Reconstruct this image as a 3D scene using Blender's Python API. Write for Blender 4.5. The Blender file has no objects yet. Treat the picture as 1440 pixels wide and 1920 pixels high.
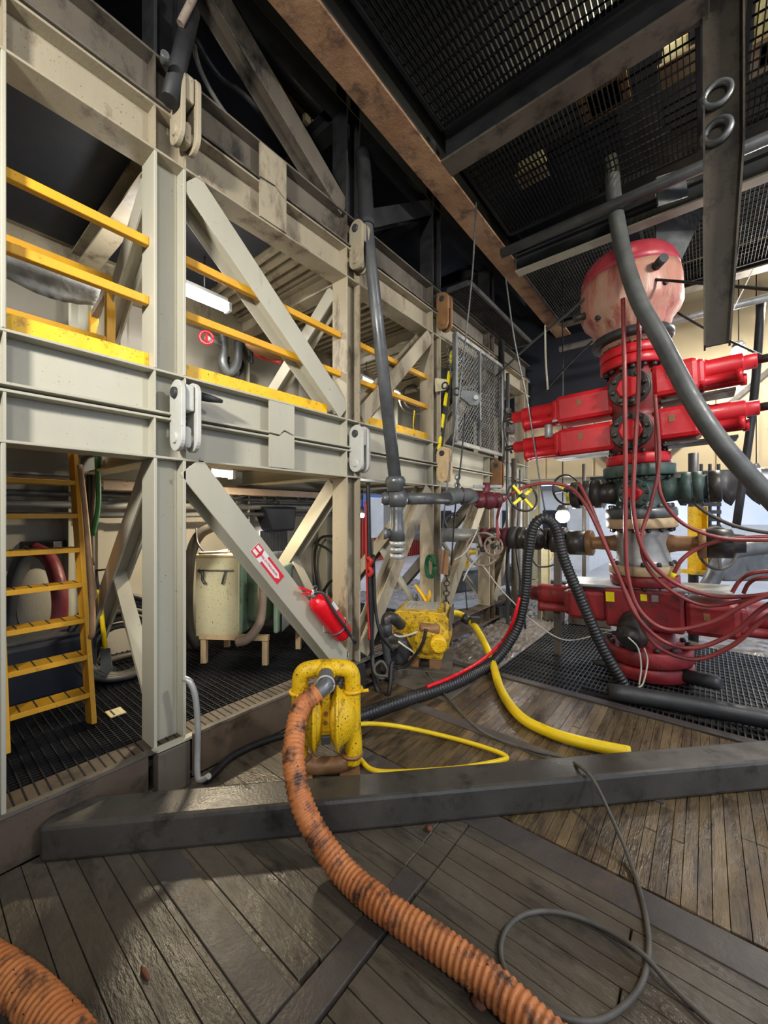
import bpy, math, random
from mathutils import Vector, Matrix, Quaternion
random.seed(7)
SC = bpy.context.scene
COL = SC.collection
PI = math.pi
# ------------------------------------------------------------------ camera
FPX, CX, CY, EYE = 740.0, 720.0, 962.0, 1.8
TH = math.atan((1323 - 720) / FPX)
SN, CS = math.sin(TH), math.cos(TH)
cam = bpy.data.cameras.new('camera'); camo = bpy.data.objects.new('camera', cam); COL.objects.link(camo)
camo.location = (0, 0, EYE); camo.rotation_euler = (PI / 2, 0, TH)
cam.sensor_fit = 'VERTICAL'; cam.sensor_height = 36.0; cam.lens = FPX / 1920 * 36.0
cam.shift_y = 2 / 1920; cam.clip_start = 0.03; cam.clip_end = 500
SC.camera = camo
# ------------------------------------------------------------------ world, exposure
SC.view_settings.view_transform = 'Standard'; SC.view_settings.look = 'None'
SC.view_settings.exposure = 0.12; SC.view_settings.gamma = 1.0
SC.view_settings.use_curve_mapping = False
W = bpy.data.worlds.new('sky'); SC.world = W; W.use_nodes = True
wn = W.node_tree.nodes; wl = W.node_tree.links
for n in list(wn): wn.remove(n)
wo = wn.new('ShaderNodeOutputWorld'); wb = wn.new('ShaderNodeBackground')
tc = wn.new('ShaderNodeTexCoord'); nz = wn.new('ShaderNodeTexNoise'); rp = wn.new('ShaderNodeValToRGB')
nz.inputs['Scale'].default_value = 3.5; nz.inputs['Detail'].default_value = 6
rp.color_ramp.elements[0].position = 0.38; rp.color_ramp.elements[0].color = (0.42, 0.58, 0.92, 1)
rp.color_ramp.elements[1].position = 0.66; rp.color_ramp.elements[1].color = (0.95, 0.97, 1.0, 1)
wl.new(tc.outputs['Generated'], nz.inputs['Vector']); wl.new(nz.outputs['Fac'], rp.inputs['Fac'])
wl.new(rp.outputs['Color'], wb.inputs['Color']); wb.inputs['Strength'].default_value = 1.4
wl.new(wb.outputs['Background'], wo.inputs['Surface'])

# unseen floods out of frame: first set from shadow edges, others added as fill (their housings are built with the lamps below)
UNSEEN_FLOODS = [((-0.5, -2.4, 3.7), (-2.8, 1.5, 3.1), 66, (1.0, 0.97, 0.91)),
          ((2.6, 3.0, 4.9), (-1.4, 5.0, 1.6), 150, (1.0, 0.97, 0.9)),
          ((2.2, -1.6, 5.2), (-0.6, 1.6, 0.0), 75, (1.0, 0.95, 0.86)),
          ((1.0, 7.9, 5.0), (-1.8, 6.2, 2.2), 110, (1.0, 0.97, 0.9))]
def unseen_flood_light(p, t, e, col, sp=PI):
    l = bpy.data.lights.new('flood_light', 'AREA'); l.energy = e; l.color = col; l.shape = 'RECTANGLE'; l.size = 0.5; l.size_y = 0.3; l.spread = sp
    o = bpy.data.objects.new('flood_light', l); COL.objects.link(o); o.location = p
    o.rotation_euler = (Vector(t) - Vector(p)).to_track_quat('-Z', 'Y').to_euler()
    return o
for i, a in enumerate(UNSEEN_FLOODS): unseen_flood_light(*a, math.radians(80) if i == 0 else PI)

# ------------------------------------------------------------------ helpers
V = Vector
def ray(px, py):
    a = (px - CX) / FPX; b = (CY - py) / FPX
    return V((-SN + a * CS, CS + a * SN, b))
def at(px, py, X=None, Y=None, z=None, d=None):
    r = ray(px, py)
    t = d if d is not None else X / r.x if X is not None else Y / r.y if Y is not None else (z - EYE) / r.z
    return V((r.x * t, r.y * t, EYE + r.z * t))

def catmull(P, n=8):
    P = [V(p) for p in P]
    if len(P) < 3: return P
    Q = [P[0] * 2 - P[1]] + P + [P[-1] * 2 - P[-2]]
    out = []
    for i in range(1, len(Q) - 2):
        a, b, c, d = Q[i - 1], Q[i], Q[i + 1], Q[i + 2]
        for k in range(n):
            t = k / n
            out.append(0.5 * ((2 * b) + (c - a) * t + (2 * a - 5 * b + 4 * c - d) * t * t + (3 * b - a - 3 * c + d) * t ** 3))
    out.append(P[-1]); return out
def resample(P, step):
    out = [P[0]]; acc = 0.0
    for a, b in zip(P, P[1:]):
        L = (b - a).length
        if L < 1e-9: continue
        pos = step - acc
        while pos <= L:
            out.append(a.lerp(b, pos / L)); pos += step
        acc = L - (pos - step)
    return out

class MB:
    def __init__(s): s.v = []; s.f = []; s.sm = []
    def add(s, vs, fs, smooth=False):
        o = len(s.v); s.v += [V(p) for p in vs]
        s.f += [tuple(i + o for i in f) for f in fs]; s.sm += [smooth] * len(fs); return s
    def frame(s, c, ax, ay, az, hx, hy, hz):
        c = V(c); vs = [c + ax * (i * hx) + ay * (j * hy) + az * (k * hz) for k in (-1, 1) for j in (-1, 1) for i in (-1, 1)]
        return s.add(vs, [(0, 2, 3, 1), (4, 5, 7, 6), (0, 1, 5, 4), (2, 6, 7, 3), (0, 4, 6, 2), (1, 3, 7, 5)])
    def box(s, c, size, rz=0.0):
        ax = V((math.cos(rz), math.sin(rz), 0)); ay = V((-math.sin(rz), math.cos(rz), 0))
        return s.frame(c, ax, ay, V((0, 0, 1)), size[0] / 2, size[1] / 2, size[2] / 2)
    def ext(s, x0, x1, y0, y1, z0, z1):
        return s.box(((x0 + x1) / 2, (y0 + y1) / 2, (z0 + z1) / 2), (x1 - x0, y1 - y0, z1 - z0))
    def axes(s, p0, p1, up):
        d = (V(p1) - V(p0)); L = d.length; d = d / L; u = V(up) - d * d.dot(V(up)); u.normalize(); return d, u, d.cross(u), L
    def bar(s, p0, p1, h, w, up=(0, 0, 1)):   # h along up, w across
        d, u, r, L = s.axes(p0, p1, up)
        return s.frame((V(p0) + V(p1)) / 2, d, u, r, L / 2, h / 2, w / 2)
    def ibeam(s, p0, p1, depth, width, up=(0, 0, 1), tf=0.016, tw=0.014):
        d, u, r, L = s.axes(p0, p1, up); c = (V(p0) + V(p1)) / 2
        for k in (-1, 1): s.frame(c + u * (k * (depth - tf) / 2), d, u, r, L / 2, tf / 2, width / 2)
        return s.frame(c, d, u, r, L / 2, depth / 2 - tf, tw / 2)
    def channel(s, p0, p1, depth, width, up=(0, 0, 1), t=0.014, side=1):
        d, u, r, L = s.axes(p0, p1, up); c = (V(p0) + V(p1)) / 2
        for k in (-1, 1): s.frame(c + u * (k * (depth - t) / 2), d, u, r, L / 2, t / 2, width / 2)
        return s.frame(c + r * (side * (width - t) / 2), d, u, r, L / 2, depth / 2 - t, t / 2)
    def lathe(s, o, axis, prof, seg=24, caps=True):
        o = V(o); a = V(axis).normalized(); q = a.to_track_quat('Z', 'Y'); X = q @ V((1, 0, 0)); Yv = q @ V((0, 1, 0))
        vs = []; fs = []; n = len(prof)
        for r, h in prof:
            for k in range(seg):
                t = 2 * PI * k / seg; vs.append(o + a * h + (X * math.cos(t) + Yv * math.sin(t)) * max(r, 1e-4))
        for i in range(n - 1):
            for k in range(seg):
                k2 = (k + 1) % seg; fs.append((i * seg + k, i * seg + k2, (i + 1) * seg + k2, (i + 1) * seg + k))
        s.add(vs, fs, True)
        if caps:
            b = len(s.v) - len(vs)
            s.f.append(tuple(b + k for k in reversed(range(seg)))); s.sm.append(False)
            s.f.append(tuple(b + (n - 1) * seg + k for k in range(seg))); s.sm.append(False)
        return s
    def cyl(s, p0, p1, r, seg=20, r2=None):
        d = V(p1) - V(p0); return s.lathe(p0, d, [(r, 0), (r2 if r2 else r, d.length)], seg)
    def disc(s, o, axis, r, h, seg=24, ch=None):   # chamfered disc
        ch = ch if ch is not None else min(r, h) * 0.12
        return s.lathe(o, axis, [(r - ch, 0), (r, ch), (r, h - ch), (r - ch, h)], seg)
    def sphere(s, c, r, seg=16, rings=10, sq=(1, 1, 1)):
        vs = []; fs = []; c = V(c)
        for i in range(rings + 1):
            p = PI * i / rings
            for k in range(seg):
                t = 2 * PI * k / seg
                vs.append(c + V((r * sq[0] * math.sin(p) * math.cos(t), r * sq[1] * math.sin(p) * math.sin(t), r * sq[2] * math.cos(p))))
        for i in range(rings):
            for k in range(seg):
                k2 = (k + 1) % seg; fs.append((i * seg + k, (i + 1) * seg + k, (i + 1) * seg + k2, i * seg + k2))
        return s.add(vs, fs, True)
    def tube(s, P, r, seg=12, n=8, pitch=None, amp=0.0, smooth=True, closed=False):
        P = catmull(P, n) if smooth else [V(p) for p in P]
        if pitch: P = resample(P, pitch / 4)
        else:
            Q = [P[0]]
            for p in P[1:]:
                if (p - Q[-1]).length > 1e-5: Q.append(p)
            P = Q
        m = len(P); T = []
        for i in range(m):
            a = P[i - 1] if i else (P[-2] if closed else P[0]); b = P[i + 1] if i < m - 1 else (P[1] if closed else P[-1])
            T.append((b - a).normalized())
        u = T[0].orthogonal().normalized(); vs = []; fs = []
        for i in range(m):
            u = (u - T[i] * u.dot(T[i]));
            u = u.normalized() if u.length > 1e-6 else T[i].orthogonal().normalized()
            w = T[i].cross(u); rr = r + amp * (0, 1, 0, -1)[i % 4] if pitch else r
            for k in range(seg):
                t = 2 * PI * k / seg; vs.append(P[i] + (u * math.cos(t) + w * math.sin(t)) * rr)
        for i in range(m - 1):
            for k in range(seg):
                k2 = (k + 1) % seg; fs.append((i * seg + k, i * seg + k2, (i + 1) * seg + k2, (i + 1) * seg + k))
        o = len(s.v); s.add(vs, fs, True)
        s.f.append(tuple(o + k for k in reversed(range(seg)))); s.sm.append(False)
        s.f.append(tuple(o + (m - 1) * seg + k for k in range(seg))); s.sm.append(False)
        return s
    def ring(s, c, axis, R, r, seg=36, tseg=8, a0=0, a1=2 * PI):
        q = V(axis).normalized().to_track_quat('Z', 'Y'); X = q @ V((1, 0, 0)); Yv = q @ V((0, 1, 0)); c = V(c)
        P = [c + (X * math.cos(a0 + (a1 - a0) * i / seg) + Yv * math.sin(a0 + (a1 - a0) * i / seg)) * R for i in range(seg + 1)]
        return s.tube(P, r, tseg, smooth=False, closed=abs(a1 - a0 - 2 * PI) < 1e-6)
    def poly(s, pts, n, t):   # flat polygon pts extruded by t along n
        pts = [V(p) for p in pts]; n = V(n).normalized() * t; m = len(pts)
        vs = pts + [p + n for p in pts]
        fs = [tuple(reversed(range(m))), tuple(range(m, 2 * m))] + [(i, (i + 1) % m, (i + 1) % m + m, i + m) for i in range(m)]
        return s.add(vs, fs)
    def bolts(s, o, axis, R, n, r, h, a0=0.0, seg=6):
        q = V(axis).normalized().to_track_quat('Z', 'Y'); X = q @ V((1, 0, 0)); Yv = q @ V((0, 1, 0)); o = V(o)
        for i in range(n):
            t = a0 + 2 * PI * i / n; c = o + (X * math.cos(t) + Yv * math.sin(t)) * R
            s.lathe(c, axis, [(r, 0), (r, h * .8), (r * .7, h)], seg)
        return s

ROOT = {}
def mesh_of(mb, name, mat, off):
    me = bpy.data.meshes.new(name)
    me.from_pydata([tuple(p - off) for p in mb.v], [], mb.f); me.update()
    for p, sm in zip(me.polygons, mb.sm): p.use_smooth = sm
    me.materials.append(mat)
    return me
def thing(name, label, cat, loc=(0, 0, 0), group=None, kind=None):
    o = bpy.data.objects.new(name, None); COL.objects.link(o); o.location = V(loc); o.empty_display_size = 0.1
    tagit(o, label, cat, group, kind); ROOT[o.name] = V(loc); return o
def tagit(o, label=None, cat=None, group=None, kind=None):
    if label: o['label'] = label
    if cat: o['category'] = cat
    if group: o['group'] = group
    if kind: o['kind'] = kind
    return o
def bev(o, w):
    m = o.modifiers.new('bevel', 'BEVEL'); m.width = w; m.segments = 2; m.limit_method = 'ANGLE'; m.angle_limit = 0.6; return o
def part(name, mb, m, parent, label=None, bevel=0, local=False, kind=None):
    off = V((0, 0, 0)) if local else ROOT[root_name(parent)]
    o = bpy.data.objects.new(name, mesh_of(mb, name, M(m), off)); COL.objects.link(o); o.parent = parent
    if label: o['label'] = label
    if kind: o['kind'] = kind
    if bevel: bev(o, bevel)
    return o
def root_name(o):
    while o.parent is not None: o = o.parent
    return o.name
def solo(name, mb, m, label=None, cat=None, group=None, kind=None, bevel=0):
    xs = [p.x for p in mb.v]; ys = [p.y for p in mb.v]; zs = [p.z for p in mb.v]
    off = V(((min(xs) + max(xs)) / 2, (min(ys) + max(ys)) / 2, min(zs)))
    o = bpy.data.objects.new(name, mesh_of(mb, name, M(m), off)); COL.objects.link(o); o.location = off
    ROOT[o.name] = off; tagit(o, label, cat, group, kind)
    if bevel: bev(o, bevel)
    return o
def struct(name, mb, m, label=None, bevel=0): return solo(name, mb, m, label, None, None, 'structure', bevel)

# ------------------------------------------------------------------ materials
MATS = {}
def srgb(r, g, b):
    f = lambda c: (c / 255 / 12.92) if c / 255 <= 0.04045 else ((c / 255 + 0.055) / 1.055) ** 2.4
    return (f(r), f(g), f(b), 1)
def paint(name, c1, c2, dirt, amt=0.35, scale=2.5, rough=0.55, metal=0.0, speck=0.0, streak=1.0, bump=0.08, bscale=60, rvar=0.15, rnd=0.0, stretch=None, spec=0.5):
    m = bpy.data.materials.new(name); m.use_nodes = True; nt = m.node_tree; N = nt.nodes; L = nt.links
    b = N['Principled BSDF']; b.inputs['Metallic'].default_value = metal
    b.inputs['Specular IOR Level'].default_value = spec
    g = N.new('ShaderNodeNewGeometry'); mp = N.new('ShaderNodeMapping'); mp.inputs['Scale'].default_value = stretch or (1, 1, streak)
    L.new(g.outputs['Position'], mp.inputs['Vector'])
    def noise(sc, det=5, src=mp.outputs['Vector'], r=0.6):
        n = N.new('ShaderNodeTexNoise'); n.inputs['Scale'].default_value = sc; n.inputs['Detail'].default_value = det; n.inputs['Roughness'].default_value = r
        L.new(src, n.inputs['Vector']); return n.outputs['Fac']
    def ramp(fac, p0, p1):
        r = N.new('ShaderNodeMapRange'); r.inputs['From Min'].default_value = p0; r.inputs['From Max'].default_value = p1
        L.new(fac, r.inputs['Value']); return r.outputs['Result']
    def mix(fac, a, bb):
        x = N.new('ShaderNodeMix'); x.data_type = 'RGBA'
        L.new(fac, x.inputs[0])
        for s_, val in ((6, a), (7, bb)):
            if isinstance(val, tuple): x.inputs[s_].default_value = val
            else: L.new(val, x.inputs[s_])
        return x.outputs[2]
    col = mix(ramp(noise(scale), 0.35, 0.65), c1, c2)
    if amt > 0:
        dn = noise(scale * 1.9, 9, r=0.68)
        th = 0.78 - amt * 0.55
        dm = ramp(dn, th, th + 0.16)
        col = mix(dm, col, dirt)
    if speck > 0:
        sp = ramp(noise(70, 2, g.outputs['Position']), 0.74 - speck * 0.2, 0.78 - speck * 0.2)
        col = mix(sp, col, (dirt[0] * .5, dirt[1] * .5, dirt[2] * .5, 1))
    if rnd > 0:
        oi = N.new('ShaderNodeObjectInfo'); hv = N.new('ShaderNodeHueSaturation')
        mr = N.new('ShaderNodeMapRange'); mr.inputs['To Min'].default_value = 1 - rnd; mr.inputs['To Max'].default_value = 1 + rnd
        L.new(oi.outputs['Random'], mr.inputs['Value']); L.new(mr.outputs['Result'], hv.inputs['Value'])
        L.new(col, hv.inputs['Color']); col = hv.outputs['Color']
    L.new(col, b.inputs['Base Color'])
    rr = N.new('ShaderNodeMapRange'); rr.inputs['From Min'].default_value = 0.3; rr.inputs['From Max'].default_value = 0.7
    rr.inputs['To Min'].default_value = max(0.03, rough - rvar); rr.inputs['To Max'].default_value = min(1, rough + rvar)
    L.new(noise(scale * 1.3, 4), rr.inputs['Value']); L.new(rr.outputs['Result'], b.inputs['Roughness'])
    if bump > 0:
        bp = N.new('ShaderNodeBump'); bp.inputs['Strength'].default_value = bump; bp.inputs['Distance'].default_value = 0.02
        L.new(noise(bscale, 4), bp.inputs['Height']); L.new(bp.outputs['Normal'], b.inputs['Normal'])
    MATS[name] = m; return m
def M(n): return MATS[n] if isinstance(n, str) else n
def glow(name, col, e):
    m = bpy.data.materials.new(name); m.use_nodes = True; b = m.node_tree.nodes['Principled BSDF']
    b.inputs['Base Color'].default_value = col; b.inputs['Emission Color'].default_value = col; b.inputs['Emission Strength'].default_value = e
    MATS[name] = m

RUST = srgb(98, 62, 36); GRIME = srgb(58, 52, 44); SOOT = srgb(30, 29, 28)
paint('frame', srgb(160, 156, 140), srgb(170, 166, 148), srgb(112, 100, 80), 0.24, 1.6, 0.5, streak=0.35, speck=0.12, bump=0.04)
paint('frame_dirty', srgb(146, 136, 115), srgb(160, 149, 126), srgb(86, 70, 54), 0.46, 2.2, 0.6, streak=0.4, speck=0.25)
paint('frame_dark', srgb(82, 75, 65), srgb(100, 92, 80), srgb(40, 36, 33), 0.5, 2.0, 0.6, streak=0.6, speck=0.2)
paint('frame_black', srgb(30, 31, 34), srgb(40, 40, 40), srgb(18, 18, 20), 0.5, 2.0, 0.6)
paint('link', srgb(184, 184, 178), srgb(172, 171, 162), srgb(120, 104, 84), 0.2, 4, 0.5, speck=0.2)
paint('yellow', srgb(232, 182, 22), srgb(220, 168, 20), srgb(120, 86, 34), 0.40, 6, 0.5, speck=0.35)
paint('yellow_rail', srgb(214, 158, 26), srgb(200, 146, 34), srgb(120, 86, 44), 0.3, 4, 0.55, speck=0.2)
paint('yellow_pump', srgb(228, 184, 18), srgb(216, 172, 20), srgb(110, 84, 22), 0.42, 7, 0.45, speck=0.6, bump=0.2)
paint('yellow_hose', srgb(240, 208, 20), srgb(226, 190, 22), srgb(116, 92, 30), 0.3, 5, 0.42, speck=0.2)
paint('yellow_tag', srgb(245, 225, 10), srgb(240, 218, 20), srgb(160, 140, 30), 0.1, 5, 0.5)
paint('orange_hose', srgb(206, 130, 74), srgb(184, 108, 58), srgb(66, 46, 38), 0.56, 5, 0.5, speck=0.35, bump=0.15)
paint('red', srgb(206, 30, 40), srgb(188, 26, 36), srgb(92, 26, 24), 0.3, 3.5, 0.42, speck=0.2)
paint('red_dark', srgb(158, 40, 44), srgb(132, 36, 40), srgb(84, 48, 42), 0.5, 4, 0.5, speck=0.3)
paint('red_grime', srgb(150, 36, 40), srgb(120, 40, 38), srgb(78, 66, 54), 0.6, 4, 0.5, speck=0.3)
paint('yellow_grime', srgb(216, 174, 24), srgb(190, 150, 28), srgb(84, 66, 32), 0.5, 8, 0.5, speck=0.6, bump=0.3)
paint('skirt', srgb(74, 62, 50), srgb(88, 74, 58), srgb(44, 38, 32), 0.5, 2, 0.6, speck=0.2)
paint('red_ext', srgb(222, 18, 36), srgb(212, 18, 34), srgb(150, 24, 28), 0.12, 6, 0.3)
paint('salmon', srgb(190, 118, 104), srgb(184, 148, 126), srgb(146, 46, 52), 0.46, 3.2, 0.34, streak=0.22, bump=0.35, bscale=14)
paint('dome_red', srgb(164, 44, 62), srgb(176, 70, 76), srgb(120, 30, 44), 0.3, 4, 0.35, bump=0.1)
paint('red_hose', srgb(150, 66, 62), srgb(132, 56, 54), srgb(86, 48, 46), 0.25, 6, 0.38)
paint('rubber', srgb(44, 45, 46), srgb(58, 58, 58), srgb(86, 80, 72), 0.15, 5, 0.5)
paint('rubber_grey', srgb(92, 94, 92), srgb(74, 76, 76), srgb(54, 52, 50), 0.3, 5, 0.5)
paint('black_hose', srgb(34, 35, 36), srgb(48, 48, 48), srgb(70, 66, 60), 0.15, 5, 0.35)
paint('cable', srgb(92, 88, 80), srgb(70, 66, 60), srgb(40, 38, 36), 0.3, 8, 0.55)
paint('cable_black', srgb(26, 26, 28), srgb(36, 36, 36), srgb(60, 56, 50), 0.1, 8, 0.5)
paint('cable_white', srgb(206, 202, 186), srgb(190, 184, 166), srgb(120, 108, 90), 0.2, 8, 0.5)
paint('green_cable', srgb(30, 108, 62), srgb(24, 92, 54), srgb(20, 50, 34), 0.2, 8, 0.5)
paint('red_cable', srgb(190, 44, 34), srgb(170, 40, 32), srgb(60, 30, 28), 0.2, 8, 0.5)
paint('steel', srgb(120, 122, 122), srgb(96, 98, 98), srgb(58, 54, 50), 0.35, 5, 0.42, metal=0.5)
paint('steel_pale', srgb(176, 176, 172), srgb(150, 150, 148), srgb(100, 82, 62), 0.3, 5, 0.4, metal=0.35)
paint('pipe', srgb(92, 94, 94), srgb(74, 76, 78), srgb(52, 44, 40), 0.3, 4, 0.4, metal=0.3)
paint('valve', srgb(52, 54, 54), srgb(70, 64, 58), srgb(112, 66, 44), 0.3, 8, 0.4, metal=0.3)
paint('valve_red', srgb(112, 40, 48), srgb(92, 38, 42), srgb(50, 36, 36), 0.4, 7, 0.45)
paint('iron_brown', srgb(150, 108, 66), srgb(128, 96, 66), srgb(74, 50, 34), 0.35, 7, 0.55, metal=0.2)
paint('cream_iron', srgb(206, 178, 134), srgb(190, 164, 126), srgb(128, 96, 66), 0.35, 6, 0.5, speck=0.2)
paint('green_iron', srgb(72, 96, 88), srgb(60, 72, 68), srgb(40, 36, 34), 0.4, 6, 0.5)
paint('green_tank', srgb(112, 136, 116), srgb(104, 122, 104), srgb(80, 72, 56), 0.4, 5, 0.55, speck=0.3)
paint('cream', srgb(196, 188, 150), srgb(184, 176, 140), srgb(116, 100, 72), 0.28, 4, 0.55, streak=0.4, speck=0.45)
paint('dull_pipe', srgb(150, 132, 116), srgb(136, 122, 108), srgb(84, 70, 60), 0.35, 6, 0.6)
paint('rust_beam', srgb(176, 140, 106), srgb(146, 110, 82), srgb(92, 72, 60), 0.5, 2.2, 0.6, speck=0.35, bump=0.3, bscale=35)
paint('floor_beam', srgb(82, 78, 72), srgb(64, 61, 56), srgb(40, 37, 33), 0.45, 2.5, 0.38, metal=0.2, rvar=0.2, bump=0.1)
paint('grate', srgb(24, 24, 26), srgb(32, 32, 34), srgb(16, 16, 16), 0.3, 4, 0.6, metal=0.0, spec=0.2)
paint('grate_worn', srgb(92, 92, 90), srgb(70, 70, 70), srgb(40, 38, 36), 0.4, 3, 0.35, metal=0.5)
paint('under', srgb(16, 15, 14), srgb(22, 20, 18), srgb(12, 12, 12), 0.2, 4, 0.6)
paint('plank', srgb(98, 90, 77), srgb(74, 67, 57), srgb(54, 48, 42), 0.48, 1.7, 0.40, rnd=0.10, rvar=0.28, bump=0.4, bscale=22, stretch=(0.8, 2.2, 1))
paint('plank_worn', srgb(112, 94, 66), srgb(76, 63, 48), srgb(48, 40, 32), 0.52, 2.8, 0.30, rnd=0.25, rvar=0.26, bump=0.35, bscale=26, stretch=(3.2, 0.5, 1))
paint('strip', srgb(84, 78, 74), srgb(68, 62, 58), srgb(92, 78, 62), 0.42, 2.4, 0.46, metal=0.1, rvar=0.16, bump=0.2)
paint('mud', srgb(128, 120, 112), srgb(100, 90, 80), srgb(66, 56, 48), 0.45, 2.2, 0.22, rvar=0.2, bump=0.7, bscale=9)
paint('ground', srgb(196, 192, 186), srgb(178, 172, 166), srgb(150, 140, 128), 0.3, 0.8, 0.7)
paint('wall', srgb(150, 144, 130), srgb(138, 132, 120), srgb(104, 90, 74), 0.3, 1.2, 0.65, streak=0.5)
paint('wall_dark', srgb(96, 98, 96), srgb(84, 86, 86), srgb(60, 56, 52), 0.3, 1.2, 0.65)
paint('windwall', srgb(206, 186, 146), srgb(196, 178, 142), srgb(150, 128, 94), 0.3, 1.0, 0.6)
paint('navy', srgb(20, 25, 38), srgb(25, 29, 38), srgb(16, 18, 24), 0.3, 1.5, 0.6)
paint('tarp', srgb(44, 44, 48), srgb(58, 58, 60), srgb(34, 34, 34), 0.3, 2, 0.5)
paint('cloth', srgb(150, 152, 150), srgb(120, 122, 124), srgb(90, 84, 76), 0.3, 3, 0.8, bump=0.4, bscale=10)
paint('coil', srgb(40, 38, 36), srgb(54, 50, 46), srgb(84, 72, 60), 0.2, 5, 0.6)
paint('container_red', srgb(186, 70, 54), srgb(170, 60, 48), srgb(120, 60, 50), 0.2, 1, 0.6)
paint('container_blue', srgb(96, 124, 190), srgb(86, 112, 176), srgb(80, 90, 120), 0.2, 1, 0.6)
paint('white', srgb(222, 222, 218), srgb(210, 210, 206), srgb(160, 150, 136), 0.15, 3, 0.5)
paint('sign_red', srgb(206, 34, 44), srgb(200, 34, 44), srgb(180, 40, 44), 0.05, 5, 0.5)
paint('wood_handle', srgb(176, 140, 104), srgb(160, 124, 90), srgb(110, 84, 60), 0.3, 8, 0.6)
paint('clod', srgb(116, 70, 50), srgb(96, 58, 44), srgb(60, 40, 32), 0.3, 20, 0.8, bump=0.6, bscale=40)
glow('tube_glow', (1.0, 0.98, 0.92, 1), 14)
glow('warm_glow', (1.0, 0.9, 0.68, 1), 14)
glow('daylit', (0.82, 0.88, 1.0, 1), 3.0)  # emissive stand-in for daylight behind the fan louvres

# ================================================================== SETTING
def ext_struct(name, x0, x1, y0, y1, z0, z1, m, label=None): return struct(name, MB().ext(x0, x1, y0, y1, z0, z1), m, label)
struct('floor_yard', MB().ext(-60, 60, -40, 90, -0.30, -0.14), 'ground')
floor = struct('floor', MB().ext(-2.72, 3.2, -2.6, 9.6, -0.14, -0.035), 'under')
# laminated wooden mats: near mat with boards along X, second mat with boards along Y
def plank_mesh(name, m):
    me = bpy.data.meshes.new(name)
    h, c = 0.5, 0.482
    vs = [(x * h, y * h, -0.5) for y in (-1, 1) for x in (-1, 1)] + [(x * 0.497, y * c, 0.5) for y in (-1, 1) for x in (-1, 1)] \
        + [(x * h, y * h, 0.30) for y in (-1, 1) for x in (-1, 1)]
    q = [(4, 5, 7, 6), (8, 9, 5, 4), (9, 11, 7, 5), (11, 10, 6, 7), (10, 8, 4, 6), (0, 1, 9, 8), (1, 3, 11, 9), (3, 2, 10, 11), (2, 0, 8, 10)]
    me.from_pydata(vs, [], q); me.update(); me.materials.append(M(m)); return me
pmA = plank_mesh('plank', 'plank'); pmB = plank_mesh('plank', 'plank_worn')
def plank(me, cx, cy, L, w, rz):
    o = bpy.data.objects.new('plank', me); COL.objects.link(o); o.parent = floor
    dz = random.uniform(-0.004, 0.0)
    o.location = V((cx, cy, -0.017 + dz)) - ROOT[floor.name]
    o.rotation_euler = (random.uniform(-.004, .004), 0, rz); o.scale = (L, w, 0.034)
y = -0.35
while y < 2.03:
    w = random.choice((0.085, 0.095, 0.095, 0.105)); x = -2.72
    if 0.84 < y < 0.90: pass
    cuts = [-2.72, -1.2 + random.uniform(-.02, .02), -1.06, 0.1 + random.choice((-.35, 0, .3)), 1.3]
    for a, b in zip(cuts, cuts[1:]):
        if b - a < 0.2 and not (y < 0.40 or y + w > 1.60): continue
        plank(pmA, (a + b) / 2, y + w / 2, b - a - 0.006, w - 0.0015, 0)
    y += w
x = -2.7
while x < 1.25:
    w = random.choice((0.055, 0.06, 0.07))
    j = random.choice((2.95, 3.3, 2.7, 3.6))
    for a, b in ((2.26, j), (j, 4.16)):
        if b > 2.95 and a < 3.0 and False: continue
        plank(pmB, x + w / 2, (a + b) / 2, b - a - 0.006, w - 0.0015, PI / 2)
    x += w
def strip(name, x0, x1, y0, y1, z1, m='strip'):
    return part(name, MB().ext(x0, x1, y0, y1, -0.03, z1), m, floor, bevel=0.004)
strip('steel_strip', -1.19, -1.07, 0.42, 1.62, 0.003)
strip('steel_strip', -2.6, -1.20, 0.80, 0.94, 0.004)
strip('steel_strip', -2.72, 1.4, 2.075, 2.245, 0.004)
strip('steel_strip', -2.3, -0.2, 2.98, 3.10, 0.008)
strip('steel_strip', -2.6, 1.4, 4.17, 4.27, 0.012)
strip('steel_plate', -2.72, -1.9, 3.3, 4.1, 0.01, 'frame_dark')
# drain grating round the wellhead
g = MB()
gx0, gx1, gy0, gy1 = -1.85, 1.5, 4.28, 6.9
n = int((gx1 - gx0) / 0.042)
for i in range(n + 1):
    xx = gx0 + i * 0.042
    if -0.98 < xx < -0.55: g.ext(xx - 0.004, xx + 0.004, gy0 + 0.22, gy1, -0.035, 0.0)
    else: g.ext(xx - 0.004, xx + 0.004, gy0, gy1, -0.035, 0.0)
for i in range(int((gy1 - gy0) / 0.11) + 1):
    yy = gy0 + i * 0.11
    if i < 2: g.ext(gx0, -0.98, yy - .004, yy + .004, -0.012, 0.001); g.ext(-0.55, gx1, yy - .004, yy + .004, -0.012, 0.001)
    else: g.ext(gx0, gx1, yy - .004, yy + .004, -0.012, 0.001)
part('drain_grating', g, 'grate_worn', floor, kind='stuff')
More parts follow.
